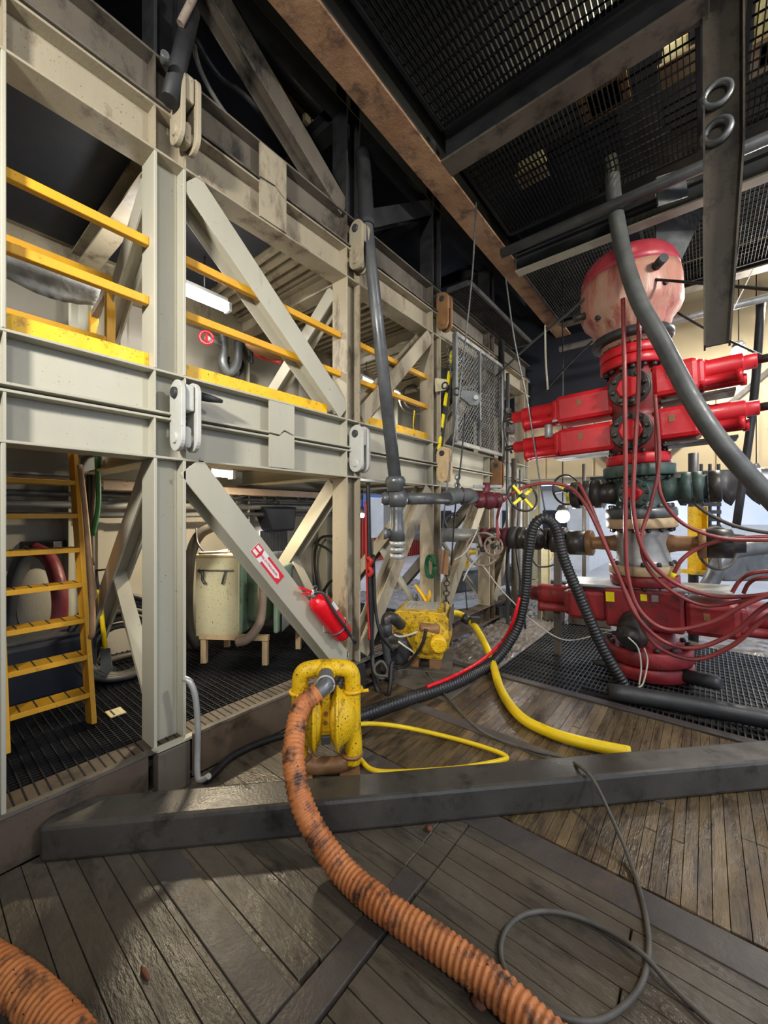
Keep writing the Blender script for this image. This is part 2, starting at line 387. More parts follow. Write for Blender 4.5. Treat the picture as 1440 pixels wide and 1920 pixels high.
# wet mud beside the grating
def patch(x0, x1, y0, y1, nx, ny, z, amp):
    mb = MB(); vs = []; fs = []
    for j in range(ny + 1):
        for i in range(nx + 1):
            e = 0 if i in (0, nx) or j in (0, ny) else 1
            vs.append((x0 + (x1 - x0) * i / nx, y0 + (y1 - y0) * j / ny, z + e * random.uniform(0, amp)))
    for j in range(ny):
        for i in range(nx):
            a = j * (nx + 1) + i; fs.append((a, a + 1, a + nx + 2, a + nx + 1))
    return mb.add(vs, fs, True)
o = solo('wet_mud', patch(-2.72, -1.86, 4.28, 9.4, 40, 120, -0.03, 0.05), 'mud', 'shallow wet grey mud lying beside the drain grating', 'mud', kind='stuff')
o = solo('wet_mud', patch(-6.5, -2.72, 4.9, 9.4, 60, 70, -0.12, 0.05), 'mud', 'wet grey mud under the far frame bays', 'mud', kind='stuff')
o = solo('wet_mud', patch(-1.86, 3.1, 6.95, 9.5, 60, 50, -0.03, 0.04), 'mud', 'wet dark mud behind the red pressure stack', 'mud', kind='stuff')

# back wall of the frame boxes, windwalls, roof
wb_ = struct('wall_back', MB().ext(-5.02, -4.92, -2.4, 5.0, -0.1, 2.43), 'wall')
for yy in (-0.2, 0.55, 1.3, 2.05, 2.8, 3.55, 4.3):
    part('wall_rib', MB().ext(-4.92, -4.89, yy, yy + 0.05, 0.3, 2.43), 'wall', wb_)
wu = struct('wall_upper', MB().ext(-5.02, -4.92, -2.4, 7.6, 2.43, 6.6), 'wall')
for yy in (0.3, 1.5, 2.7, 3.9, 5.1, 6.3):
    part('wall_rib', MB().ext(-4.92, -4.88, yy, yy + 0.06, 2.75, 4.35), 'wall', wu)
ext_struct('wall_near', -4.92, -2.9, -1.3, -1.2, 0.0, 6.6, 'wall_dark')
far = struct('wall_far', MB().ext(-4.9, 4.2, 9.5, 9.56, 2.5, 6.6), 'windwall')
struct('wall_curtain', MB().ext(-4.85, -0.75, 8.3, 8.36, 3.9, 6.6), 'navy')  # navy sheet added so the region behind the stack reads dark
for i in range(9):
    part('wall_panel', MB().ext(-4.85 + i, -3.89 + i, 9.46, 9.5, 2.56, 4.4), 'windwall', far, bevel=0.01)
part('wall_beam', MB().ibeam((-4.9, 9.4, 2.52), (4.2, 9.4, 2.52), 0.14, 0.1), 'frame', far)
part('wall_brace', MB().bar((-0.9, 9.42, 2.6), (0.9, 9.42, 4.3), 0.08, 0.05), 'frame_dark', far)
part('wall_brace', MB().bar((-2.9, 9.42, 4.3), (-1.3, 9.42, 2.6), 0.08, 0.05), 'frame_dark', far)
ext_struct('wall_behind', -5.0, 2.9, -3.1, -3.0, -0.1, 6.6, 'wall_dark')  # unseen wall added to cut light from behind and darken the floor
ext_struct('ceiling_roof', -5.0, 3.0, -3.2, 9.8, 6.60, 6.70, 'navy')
ext_struct('wall_fascia', 2.9, 3.0, -3.2, 9.8, 5.2, 6.6, 'wall_dark')  # unseen strip added to keep sky light off the roof underside
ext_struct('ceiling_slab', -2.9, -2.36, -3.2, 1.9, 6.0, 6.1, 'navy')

# ================================================================== FRAME BOXES
XF, XR, XB = -2.7, -2.9, -4.9
XC = (XF + XR) / 2
COLY = [0.236, 1.115, 2.84, 4.40, 6.1, 7.7]        # column centres
Y0, Y1 = -1.2, 7.9
def column(mb, yc, z0, z1, xc=XC, s=0.2): return mb.ibeam((xc, yc, z0), (xc, yc, z1), s, s, up=(0, 1, 0), tf=0.02)
def frame_box(name, label, zb0, zb1, zc1, zt1, mats, cols, loc, ylist=COLY):
    t = thing(name, label, 'steel frame', loc)
    mb_, mc, mt = mats
    part('bottom_beam', MB().ibeam((XC, Y0, (zb0 + zb1) / 2), (XC, Y1, (zb0 + zb1) / 2), zb1 - zb0, 0.2), mb_, t, bevel=0.004)
    part('top_beam', MB().ibeam((XC, Y0, (zc1 + zt1) / 2), (XC, Y1, (zc1 + zt1) / 2), zt1 - zc1, 0.2), mt, t, bevel=0.004)
    part('back_beam', MB().ibeam((XB + .1, Y0, (zc1 + zt1) / 2), (XB + .1, Y1, (zc1 + zt1) / 2), zt1 - zc1, 0.2), mt, t)
    for i, yc in enumerate(ylist):
        cm = mc if i < 2 or mc != 'frame' else ('frame' if i < 2 else 'frame_dirty')
        part('column', column(MB(), yc, zb1, zc1), cm, t, bevel=0.004)
        for k in (-1, 1):
            part('stiffener', MB().ext(XC, XF - 0.004, yc + k * 0.094 - .006, yc + k * 0.094 + .006, zb0 + .016, zb1 - .016), mb_, t)
            part('stiffener', MB().ext(XC, XF - 0.004, yc + k * 0.094 - .006, yc + k * 0.094 + .006, zc1 + .016, zt1 - .016), mt, t)
        part('back_column', column(MB(), yc, zb1, zc1, XB + .1), mc, t)
        if i: part('cross_beam', MB().ibeam((XR, yc, zc1 + 0.1), (XB + .2, yc, zc1 + 0.1), 0.2, 0.16), mt, t)
    return t
# lower box
lower = frame_box('steel_frame', 'lower beige steel frame box standing on the wooden mats, holding the extinguisher', 0.04, 0.30, 2.15, 2.42,
                  ('skirt', 'frame', 'frame'), COLY, (XC, 1.1, 0.04))
upper = frame_box('steel_frame', 'middle beige steel frame box with yellow rails, pinned on the lower frame', 2.44, 2.72, 4.10, 4.40,
                  ('frame', 'frame', 'frame_dirty'), COLY, (XC, 1.1, 2.44))
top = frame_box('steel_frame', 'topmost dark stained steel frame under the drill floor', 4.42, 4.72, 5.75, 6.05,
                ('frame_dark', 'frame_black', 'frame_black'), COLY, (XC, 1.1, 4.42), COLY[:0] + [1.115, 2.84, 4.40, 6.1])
def diag(t, y0, z0, y1, z1, m, w=0.17, d=0.17, x=XC):
    return part('diagonal_brace', MB().ibeam((x, y0, z0), (x, y1, z1), d, w, up=(1, 0, 0), tf=0.014), m, t, bevel=0.004)
diag(lower, COLY[1] + 0.13, 2.12, COLY[2] - 0.13, 0.36, 'frame', 0.19, 0.2)
diag(lower, COLY[3] - 0.16, 2.12, COLY[2] + 0.16, 0.36, 'frame_dirty')
diag(lower, COLY[3] + 0.16, 0.36, COLY[4] - 0.16, 2.12, 'frame_dirty')
diag(lower, COLY[5] - 0.16, 2.12, COLY[4] + 0.16, 0.36, 'frame_dirty')
diag(upper, COLY[1] + 0.13, 4.06, COLY[2] - 0.12, 2.78, 'frame', 0.19, 0.19)
diag(upper, COLY[3] - 0.13, 4.06, COLY[2] + 0.13, 2.78, 'frame_dirty')
diag(upper, COLY[3] + 0.16, 2.78, COLY[4] - 0.16, 4.06, 'frame_dirty')
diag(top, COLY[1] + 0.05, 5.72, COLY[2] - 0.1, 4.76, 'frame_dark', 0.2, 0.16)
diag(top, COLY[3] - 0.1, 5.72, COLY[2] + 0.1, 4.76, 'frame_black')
# transverse braces going back from each column, with short kicker plates
for t, zb, zt, m in ((lower, 0.34, 2.1, 'frame'), (upper, 2.76, 4.06, 'frame')):
    for i in (1, 2, 3, 4):
        yc = COLY[i]
        p0 = V((XR - 0.04, yc, zt)); p1 = V((XB + 0.3, yc, zb))
        part('transverse_brace', MB().ibeam(p0, p1, 0.13, 0.16, up=(0, 1, 0)), m if i < 3 else 'frame_dirty', t, bevel=0.003)
        if t is lower:
            q = p0.lerp(p1, 0.44)
            part('kicker_plate', MB().bar(q, (XR - 0.02, yc, 0.42), 0.10, 0.03, up=(0, 1, 0)), m, t)
# stepped cover plate over the splice of the two deck beams
yA, yB = at(505, 800, X=XF).y, at(551, 800, X=XF).y
part('splice_plate', MB().poly([(XF - 0.012, yA, 2.17), (XF - 0.012, yB, 2.17), (XF - 0.012, yB, 2.44), (XF - 0.012, yA + .14, 2.47), (XF - 0.012, yA + .09, 2.425), (XF - 0.012, yA, 2.43)], (1, 0, 0), 0.02), 'frame', lower)
part('splice_plate', MB().poly([(XF - 0.012, yA, 2.445), (XF - 0.012, yA + .09, 2.44), (XF - 0.012, yA + .14, 2.485), (XF - 0.012, yB, 2.455), (XF - 0.012, yB, 2.70), (XF - 0.012, yA, 2.70)], (1, 0, 0), 0.02), 'frame', upper)
yA, yB = at(487, 330, X=XF).y, at(536, 360, X=XF).y
part('splice_plate', MB().poly([(XF - 0.012, yA, 4.12), (XF - 0.012, yB, 4.12), (XF - 0.012, yB, 4.37), (XF - 0.012, yA + .14, 4.43), (XF - 0.012, yA, 4.41)], (1, 0, 0), 0.02), 'frame_dirty', upper)
part('splice_plate', MB().poly([(XF - 0.012, yA, 4.43), (XF - 0.012, yA + .14, 4.445), (XF - 0.012, yB, 4.39), (XF - 0.012, yB, 4.70), (XF - 0.012, yA, 4.70)], (1, 0, 0), 0.02), 'frame_dirty', top)
# pin links at the columns
def pin_link(yc, z0, z1, m, label, w=0.17):
    xa_, x0 = XF - 0.02, XF + 0.0; xc_ = XF + 0.055; r = w / 2
    t = thing('pin_link', label, 'link plate', (xc_, yc, z0), 'pin links joining the frame boxes')
    def plate(yo, th):
        pts = [(xc_ + r * math.cos(PI * k / 12), yo, z1 - r + r * math.sin(PI * k / 12)) for k in range(13)]
        pts += [(xc_ + r * math.cos(PI + PI * k / 12), yo, z0 + r + r * math.sin(PI + PI * k / 12)) for k in range(13)]
        return MB().poly(pts, (0, 1, 0), th)
    part('link_plate', plate(yc - 0.065, 0.03), m, t, bevel=0.004)
    part('link_plate', plate(yc + 0.035, 0.03), m, t, bevel=0.004)
    part('lug', MB().ext(XF - .01, XF + .12, yc - 0.03, yc + 0.03, z1 - 0.20, z1 - 0.03), m, t, bevel=0.012)
    part('lug', MB().ext(XF - .01, XF + .10, yc - 0.03, yc + 0.03, z0 + 0.02, z0 + 0.17), m, t, bevel=0.03)
    part('pin', MB().disc((xc_, yc - 0.085, z1 - r), (0, 1, 0), 0.036, 0.17, 16), 'rubber', t)
    part('pin', MB().disc((xc_, yc - 0.078, z0 + r), (0, 1, 0), 0.036, 0.16, 16), m, t)
    return t
for i, (nm, m1, m2) in enumerate((('nearest full column', 'link', 'frame_dirty'), ('column beside the fire extinguisher', 'link', 'frame_dirty'), ('column left of the mesh screen', 'cream_iron', 'iron_brown'))):
    yc = COLY[i + 1] + (0.07, 0.03, 0.1)[i]
    pin_link(yc, 2.20, 2.66, m1, ['clean white pin link on the near column at deck level', 'pale pin link on the deck beams above the fire extinguisher', 'rust spotted cream pin link on deck beams below the mesh screen'][i])
    pin_link(yc, 4.18, 4.66, m2, ['dirty beige pin link high on the near column', 'stained pin link at the head of the grey hanging pipe', 'brown pin link high above the yellow striped ladder'][i])
pin_link(COLY[4] + 0.1, 2.2, 2.66, 'iron_brown', 'rusty brown pin link right of the mesh screen foot')
# wedge bolts beside the near link
solo('wedge_bolt', MB().lathe((XF + 0.02, COLY[1] + 0.19, 2.60), (0.3, 1, -0.1), [(0.03, 0), (0.028, .05), (0.012, 0.14)], 10), 'rubber', 'black tapered wedge bolt sticking out beside the white pin link', 'bolt')

# decks inside the boxes
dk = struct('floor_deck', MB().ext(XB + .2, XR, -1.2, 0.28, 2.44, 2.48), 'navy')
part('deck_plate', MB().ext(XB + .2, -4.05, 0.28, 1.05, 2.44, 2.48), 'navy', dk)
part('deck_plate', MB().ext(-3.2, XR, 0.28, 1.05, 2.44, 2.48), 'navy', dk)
ext_struct('floor_deck_mid', XB + .2, XR, 1.05, 2.78, 2.44, 2.48, 'wall')
d3 = struct('floor_deck_far', MB().ext(XB + .2, XR, 2.78, 7.7, 2.52, 2.55), 'wall')
for i in range(46):
    part('deck_rib', MB().ext(XB + .2, XR, 2.95 + i * 0.1, 2.99 + i * 0.1, 2.46, 2.52), 'frame_dirty', d3)
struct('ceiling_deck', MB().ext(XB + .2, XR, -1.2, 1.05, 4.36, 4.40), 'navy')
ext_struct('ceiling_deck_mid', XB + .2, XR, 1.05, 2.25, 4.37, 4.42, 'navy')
c2 = struct('ceiling_deck_far', MB().ext(XB + .2, XR, 2.25, 7.7, 4.40, 4.42), 'wall_dark')
for i in range(45):
    part('deck_rib', MB().ext(XB + .2, XR, 2.27 + i * 0.12, 2.32 + i * 0.12, 4.33, 4.40), 'frame_dirty', c2)
# platform grating inside the lower box
pg = struct('floor_platform', MB().ext(XB, XF - 0.02, -1.2, 4.9, 0.20, 0.24), 'under')
g = MB()
for i in range(int((XF - XB) / 0.033)):
    xx = XB + 0.02 + i * 0.033; g.ext(xx - .003, xx + .003, -1.2, 4.9, 0.265, 0.298)
for i in range(int(6.1 / 0.05)):
    yy = -1.18 + i * 0.05; g.ext(XB, XF - 0.02, yy - .004, yy + .004, 0.288, 0.302)
part('platform_grating', g, 'grate', pg, kind='stuff')
part('edge_angle', MB().ext(XF - 0.03, XF + 0.012, -1.2, 4.9, 0.285, 0.306), 'frame_dark', pg)
# kick skirt + pockets below the platform
part('skirt_plate', MB().ext(XF - 0.008, XF + 0.006, -1.2, 0.98, 0.02, 0.28), 'skirt', lower)
part('skirt_plate', MB().ext(XF - 0.008, XF + 0.006, 1.25, 2.7, 0.02, 0.28), 'skirt', lower)
part('jack_foot', MB().ext(XF - 0.1, XF + 0.05, 1.02, 1.22, 0.0, 0.29), 'frame_dark', lower, bevel=0.006)
part('jack_foot', MB().ext(XF - 0.1, XF + 0.05, 2.75, 2.96, -0.03, 0.29), 'frame_black', lower, bevel=0.006)
part('base_plate', MB().poly([(XF + .0, 1.0, 0.30), (XF + .05, 1.02, 0.30), (XF + .05, 1.23, 0.30), (XF, 1.25, .30)], (0, 0, 1), 0.016), 'frame', lower)

# ---- yellow rails
XR1 = -2.80
def rail_set(label, ya, yb, toe=True, toe_b=None, mid=None):
    t = thing('handrail', label, 'handrail', (XR1, (ya + yb) / 2, 2.72), 'yellow handrails of the middle frame')
    for z in (3.55, 3.17):
        part('rail', MB().bar((XR1, ya, z), (XR1, yb, z), 0.055, 0.05), 'yellow_rail', t, bevel=0.006)
    if toe: part('toe_board', MB().ext(XR1 - 0.01, XR1 + 0.02, ya, toe_b or yb, 2.72, 2.83), 'yellow', t, bevel=0.003)
    return t
rail_set('yellow handrail and toe board left of the near column', COLY[0] + .1, COLY[1] - .1)
rail_set('yellow handrail and toe board crossing behind the long upper brace', COLY[1] + .1, COLY[2] - .1, True, COLY[2] - .28)
rail_set('dull yellow handrail in the bay behind the grey hanging pipe', COLY[2] + .1, COLY[3] - .1)
# guard rail round the ladder hatch
t = thing('guard_rail', 'older yellow guard rail with two posts around the ladder hatch', 'handrail', (-3.65, 0.9, 2.48))
pA = at(206, 560, X=-3.62); yg = pA.y
part('post', MB().ext(-3.65, -3.59, yg - .03, yg + .03, 2.48, 3.62), 'yellow_rail', t, bevel=0.004)
part('post', MB().ext(-4.06, -4.0, yg - .03, yg + .03, 2.48, 3.5), 'yellow_rail', t, bevel=0.004)
part('top_rail', MB().bar((-3.62, -0.6, 3.62), (-3.62, yg + .03, 3.62), 0.06, 0.05), 'yellow_rail', t)
part('middle_rail', MB().bar((-3.62, -0.6, 3.14), (-3.62, yg, 3.14), 0.05, 0.05), 'yellow_rail', t)
part('side_rail', MB().bar((-3.62, yg, 3.55), (-4.03, yg, 3.47), 0.05, 0.05), 'dull_pipe', t)
part('side_rail', MB().bar((-3.62, yg, 2.98), (-4.03, yg, 2.93), 0.05, 0.05), 'dull_pipe', t)
# ---- ladder
t = thing('ladder', 'yellow steel ship ladder with seven treads leading up to the deck', 'ladder', (-3.42, 0.66, 0.302))
la, lb = V((-3.40, 0, 0.302)), V((-3.93, 0, 2.5))
for yy in (0.42, 0.865):
    part('stringer', MB().bar(la + V((0, yy, 0)), lb + V((0, yy, 0)), 0.15, 0.03, up=(1, 0, 0.25)), 'yellow_rail', t, bevel=0.003)
for i in range(7):
    z = 0.53 + 0.253 * i; f_ = (z - la.z) / (lb.z - la.z); p = la.lerp(lb, f_)
    tr = part('tread', MB().ext(p.x - 0.08, p.x + 0.08, 0.435, 0.85, z - 0.035, z), 'yellow_rail', t, bevel=0.003)
    for k in range(5): part('anti_slip_line', MB().ext(p.x - 0.07, p.x + 0.07, 0.48 + k * 0.085, 0.487 + k * 0.085, z, z + 0.003), 'rubber', tr)
# leaning handrail pipe of the ladder
part('ladder_handrail', MB().tube([at(150, 872, d=3.0), at(160, 960, d=2.95), at(172, 1100, d=2.85), at(173, 1180, d=2.75), at(170, 1195, d=2.78)], 0.018, 10), 'wood_handle', t)

# ================================================================== OVERHEAD
ZC = 5.30
t = thing('ceiling_beam', 'long rusty orange ceiling beam running away under the drill floor', 'beam', (-2.18, 4.0, ZC))
part('bottom_flange', MB().ext(-2.32, -2.05, -1.5, 9.3, ZC, ZC + 0.025), 'rust_beam', t, bevel=0.004)
part('web', MB().ext(-2.195, -2.175, -1.5, 9.3, ZC + 0.025, ZC + 0.42), 'frame_black', t)
part('top_flange', MB().ext(-2.32, -2.05, -1.5, 9.3, ZC + 0.42, ZC + 0.445), 'frame_black', t)
def cross_beam(label, y, x0, x1, z, h=0.34, w=0.22, m='frame_dark', wm='frame_black'):
    t = thing('cross_beam', label, 'beam', ((x0 + x1) / 2, y, z), 'cross beams under the drill floor')
    part('bottom_flange', MB().ext(x0, x1, y - w / 2, y + w / 2, z, z + 0.022), m, t, bevel=0.003)
    part('web', MB().ext(x0, x1, y - .01, y + .01, z + 0.022, z + h), wm, t)
    part('top_flange', MB().ext(x0, x1, y - w / 2, y + w / 2, z + h, z + h + .022), wm, t)
    return t
cross_beam('dark cross beam with worn lower flange joining the rusty ceiling beam', 3.52, -2.05, 0.02, ZC)
cross_beam('thinner pale edged cross beam above the red pressure stack', 5.2, -1.95, 1.4, 4.98, 0.2, 0.14, 'frame', 'frame_black')
cross_beam('far cross beam near the windwall end of the ceiling', 7.6, -2.05, 1.4, 5.2)
cross_beam('cross beam right of the hanging post near the frame corner', 3.52, 0.24, 1.6, 5.3, 0.3, 0.2, 'frame_dirty')
solo('overhead_pipe', MB().tube([(-1.95, 4.69, 5.0), (0.0, 4.68, 5.0), (1.6, 4.67, 5.0)], 0.055, 14, smooth=False), 'pipe', 'dark overhead pipe crossing under the gratings to the hanging post', 'pipe')
solo('overhead_pipe', MB().tube([(-1.9, 7.0, 4.55), (1.4, 7.0, 4.55)], 0.05, 12, smooth=False), 'steel_pale', 'pale overhead pipe behind the red pressure stack', 'pipe')
# hanging post
t = thing('hanging_post', 'dark brown tapered steel post hanging from the ceiling before the stack', 'post', (0.09, 3.56, 2.95))
pts = [(-0.015, 3.62, 6.0), (0.20, 3.62, 6.0), (0.20, 3.62, 4.3), (0.13, 3.62, 2.98), (-0.005, 3.62, 2.98)]
part('web_plate', MB().poly(pts, (0, 1, 0), 0.02), 'frame_dark', t, bevel=0.003)
part('edge_flange', MB().bar((0.2, 3.64, 6.0), (0.2, 3.64, 4.3), 0.012, 0.12, up=(1, 0, 0)), 'frame_dark', t)
part('edge_flange', MB().bar((0.2, 3.64, 4.3), (0.13, 3.64, 2.98), 0.012, 0.12, up=(1, 0, 0)), 'frame_dark', t)
part('edge_flange', MB().bar((-0.012, 3.64, 6.0), (-0.005, 3.64, 2.98), 0.012, 0.12, up=(1, 0, 0)), 'frame_dark', t)
part('pad_eye', MB().ring((0.06, 3.60, 4.72), (0, 1, 0.0), 0.075, 0.022, 24, 8), 'steel', t)
part('pad_eye', MB().ring((0.06, 3.60, 4.46), (0.2, 1, 0.0), 0.07, 0.026, 24, 8), 'steel', t)
# overhead gratings
def grate_panel(label, x0, x1, y0, y1, z, sp=0.04, m='grate'):
    t = thing('overhead_grating', label, 'grating', ((x0 + x1) / 2, (y0 + y1) / 2, z), 'overhead gratings')
    b = MB(); n = int((x1 - x0) / sp)
    for i in range(n + 1): b.ext(x0 + i * sp - .003, x0 + i * sp + .003, y0, y1, z, z + 0.04)
    part('bearing_bars', b, m, t, kind='stuff')
    r = MB()
    for i in range(int((y1 - y0) / 0.1) + 1): r.ext(x0, x1, y0 + i * .1 - .004, y0 + i * .1 + .004, z + 0.03, z + 0.045)
    part('cross_rods', r, m, t, kind='stuff')
    for a in ((x0, x1, y0 - .03, y0), (x0, x1, y1, y1 + .03)): part('edge_bar', MB().ext(*a, z - .01, z + .05), m, t)
    for a in ((x0 - .03, x0, y0, y1), (x1, x1 + .03, y0, y1)): part('edge_bar', MB().ext(*a, z - .01, z + .05), m, t)
grate_panel('black overhead grating nearest the camera', -1.98, 1.6, 0.2, 3.36, 5.55)
grate_panel('black overhead grating behind the worn cross beam', -1.98, -0.06, 3.7, 5.06, 5.45)
grate_panel('overhead grating right of the hanging post', 0.26, 1.6, 3.7, 5.06, 5.45)
grate_panel('lit grating walkway beside the frame above the mesh screen', -2.66, -2.36, 4.62, 6.9, 4.735, 0.036, 'grate_worn')
grate_panel('far overhead grating left of the red pressure stack', -2.02, -0.9, 5.35, 7.4, 5.25, 0.036, 'grate_worn')
grate_panel('far overhead grating on the right behind the pressure stack', -0.6, 1.4, 5.35, 7.4, 5.25, 0.036)
# machinery above the gratings, lit from the drill floor
for i, (x, y, z, a, b, c, lab) in enumerate(((-0.75, 4.25, 5.75, .34, .3, .3, 'pale yellow housing seen through the grating behind the cross beam'),
                                   (-0.2, 4.35, 5.72, .2, .2, .2, 'small pale housing seen through the grating beside the post'),
                                   (-1.6, 4.75, 5.8, .3, .2, .2, 'faint pale housing above the far end of the grating'),
                                   (0.75, 4.9, 5.9, .8, .3, .5, 'cream painted box above the ceiling corner'))):
    t = thing('drill_floor_housing', lab, 'machine housing', (x, y, z))
    part('casing', MB().box((x, y, z + c / 2), (a, b, c)), 'cream', t, bevel=0.03)
    part('flange', MB().box((x, y, z + 0.012), (a + .06, b + .06, 0.024)), 'cream_iron', t)
def lamp_point(p, e, col=(1, .93, .8), r=0.05):
    l = bpy.data.lights.new('lamp_light', 'POINT'); l.energy = e; l.color = col; l.shadow_soft_size = r
    o = bpy.data.objects.new('lamp_light', l); COL.objects.link(o); o.location = p; return o
t = thing('bulkhead_lamp', 'bulkhead lamp lighting the machinery over the gratings', 'lamp', (-0.35, 4.0, 6.58))
part('lamp_base', MB().disc((-0.35, 4.0, 6.60), (0, 0, -1), 0.1, 0.05), 'steel', t); part('lamp_glass', MB().sphere((-0.35, 4.0, 6.53), 0.07, 14, 8), 'warm_glow', t)
lamp_point((-0.35, 4.0, 6.40), 22, (1, .9, .6))
# plates hanging behind the annular
t = thing('hanging_plate', 'grey slanted gusset plate right of the domed top of the stack', 'plate', (0.0, 5.5, 4.6))
part('plate', MB().poly([at(1225, 360, d=4.5), at(1300, 340, d=4.5), at(1320, 395, d=4.5), at(1270, 500, d=4.5), at(1230, 500, d=4.5)], (0.6, -.7, 0), 0.02), 'steel', t)
t = thing('hanging_plate', 'small grey bracket hanging under the overhead pipe', 'plate', (-0.3, 4.8, 4.7))
part('plate', MB().poly([at(1228, 335, d=4.0), at(1280, 318, d=4.0), at(1288, 370, d=4.0), at(1232, 388, d=4.0)], (0.6, -.7, 0), 0.02), 'steel', t)
# dark pipes and cables in the topmost frame
solo('dark_pipe', MB().tube([at(480, 60, X=-3.4), at(560, 170, X=-3.4), at(650, 260, X=-3.4), at(690, 340, X=-3.3)], 0.075, 14), 'frame_black', 'thick black pipe behind the top frame brace', 'pipe')
solo('hydraulic_hose', MB().tube([at(360, 60, X=-3.2), at(375, 130, X=-3.2), at(420, 210, X=-3.2), at(490, 290, X=-3.2), at(530, 330, X=-3.2)], 0.02, 8), 'cable_white', 'white hose curving down beside the top frame brace', 'hose')
solo('hydraulic_hose', MB().tube([at(365, 70, X=-3.1), at(410, 140, X=-3.1), at(470, 190, X=-3.1), at(560, 300, X=-3.1)], 0.022, 8), 'steel', 'shiny steel hose parallel to the top frame brace', 'hose')
t = thing('terminal_box', 'pale square boxes on a brown strut in the top frame', 'bracket', at(600, 200, X=-3.5))
part('strut', MB().bar(at(490, 125, X=-3.5), at(620, 260, X=-3.5), 0.05, 0.05), 'iron_brown', t)
for a in ((575, 225), (588, 238), (600, 205), (557, 238)): part('box', MB().box(at(*a, X=-3.46), (0.05, 0.08, 0.09)), 'cream', t, bevel=.004)
t = thing('gusset_plate', 'broad pale gusset plate at the head of the top frame', 'plate', at(590, 190, X=-3.7))
part('plate', MB().poly([at(560, 150, X=-3.7), at(600, 160, X=-3.7), at(635, 200, X=-3.7), at(633, 225, X=-3.7), at(545, 170, X=-3.7)], (1, 0, 0), 0.02), 'frame_dark', t)
part('flange', MB().bar(at(633, 200, X=-3.68), at(633, 400, X=-3.68), 0.03, 0.05, up=(1, 0, 0)), 'frame_dark', t)
t = thing('dark_strut', 'dark bolted strut leaning over the high pin link', 'strut', at(315, 150, X=-2.6))
part('strut_tube', MB().cyl(at(318, 190, X=-2.6), at(360, 20, X=-2.6), 0.05, 14), 'frame_black', t)
part('strut_sleeve', MB().cyl(at(338, 45, X=-2.56), at(375, -30, X=-2.5), 0.022, 12), 'dull_pipe', t)
part('bolt', MB().disc(at(308, 118, X=-2.56), (1, -.3, 0), 0.025, 0.06, 12), 'steel', t)

# ================================================================== FOREGROUND STEEL BEAM
A = at(70, 1623, z=0.0); B = at(1440, 1483, z=0.0); dB = (B - A).normalized(); nB = V((-dB.y, dB.x, 0))
bw, bh = 0.22, 0.19
c0 = A + nB * (bw / 2) + V((0, 0, bh / 2 + 0.004)); c1 = c0 + dB * 5.2
fb = solo('floor_beam', MB().bar(c0, c1, bh, bw), 'floor_beam', 'long dark square steel beam lying diagonally across the wooden floor', 'beam', bevel=0.022)

# ================================================================== YELLOW DIAPHRAGM PUMP
PB = at(612, 1450, z=0.0)
def fr(p, r, f_, z):  # point offset along camera-right-ish / away / up of the pump's own axes
    return PB + PR * r + PF * f_ + V((0, 0, z))
ang = TH + 0.10
PR = V((math.cos(ang), math.sin(ang), 0)); PF = V((-math.sin(ang), math.cos(ang), 0))
t = thing('diaphragm_pump', 'yellow air diaphragm pump standing behind the floor beam', 'pump', PB)
P_ = lambda r, f_, z: fr(None, r, f_, z)
for sgn in (-1, 1):
    ch = part('pump_chamber', MB().lathe(P_(sgn * 0.058, 0, 0.40), PR * sgn, [(0.20, 0), (0.215, 0.012), (0.215, 0.03), (0.19, 0.045), (0.175, 0.075), (0.14, 0.115), (0.09, 0.14), (0.03, 0.15)], 28), 'yellow_pump', t)
    part('clamp_band', MB().ring(P_(sgn * 0.076, 0, 0.40), PR, 0.217, 0.012, 36, 6), 'yellow_pump', ch)
    # inner cone flange
    part('inner_flange', MB().lathe(P_(sgn * 0.058, 0, 0.40), PR * -sgn, [(0.20, 0), (0.12, 0.03), (0.07, 0.04)], 24), 'yellow_pump', t)
    # vertical ports on the outer side
    part('port_leg', MB().tube([P_(sgn * 0.174, 0, 0.07), P_(sgn * 0.186, 0, 0.16), P_(sgn * 0.178, 0, 0.30), P_(sgn * 0.174, 0, 0.48), P_(sgn * 0.178, 0, 0.58)], 0.062, 16), 'yellow_pump', t)
    cl = part('clamp', MB().ring(P_(sgn * 0.178, 0, 0.575), (0, 0, 1), 0.066, 0.013, 28, 6), 'yellow_pump', t)
    part('clamp_bolt', MB().cyl(P_(sgn * 0.178 + 0.06, -0.04, 0.575), P_(sgn * 0.178 + 0.11, -0.05, 0.585), 0.012, 8), 'yellow_pump', cl)
    part('clamp', MB().ring(P_(sgn * 0.178, 0, 0.13), (0, 0, 1), 0.066, 0.013, 28, 6), 'iron_brown', t)
    part('foot', MB().box(P_(sgn * 0.16, 0, 0.012), (0.14, 0.14, 0.024), ang), 'iron_brown', t, bevel=.006)
mf = part('top_manifold', MB().tube([P_(-0.178, 0, 0.57), P_(-0.178, 0, 0.66), P_(-0.15, -0.005, 0.715), P_(-0.06, -0.01, 0.735), P_(0, -0.015, 0.735), P_(0.06, -0.01, 0.735), P_(0.15, -0.005, 0.715), P_(0.178, 0, 0.66), P_(0.178, 0, 0.57)], 0.056, 16), 'yellow_pump', t)
part('outlet_boss', MB().lathe(P_(0.0, 0.0, 0.735), -PF + V((0, 0, -0.25)), [(0.066, 0), (0.066, 0.075), (0.056, 0.085)], 18), 'yellow_pump', mf)
part('bottom_manifold', MB().tube([P_(-0.178, 0, 0.14), P_(-0.15, 0, 0.09), P_(-0.08, -0.01, 0.062), P_(0, -0.01, 0.06), P_(0.08, -0.01, 0.062), P_(0.15, 0, 0.09), P_(0.178, 0, 0.14)], 0.055, 14), 'iron_brown', t)
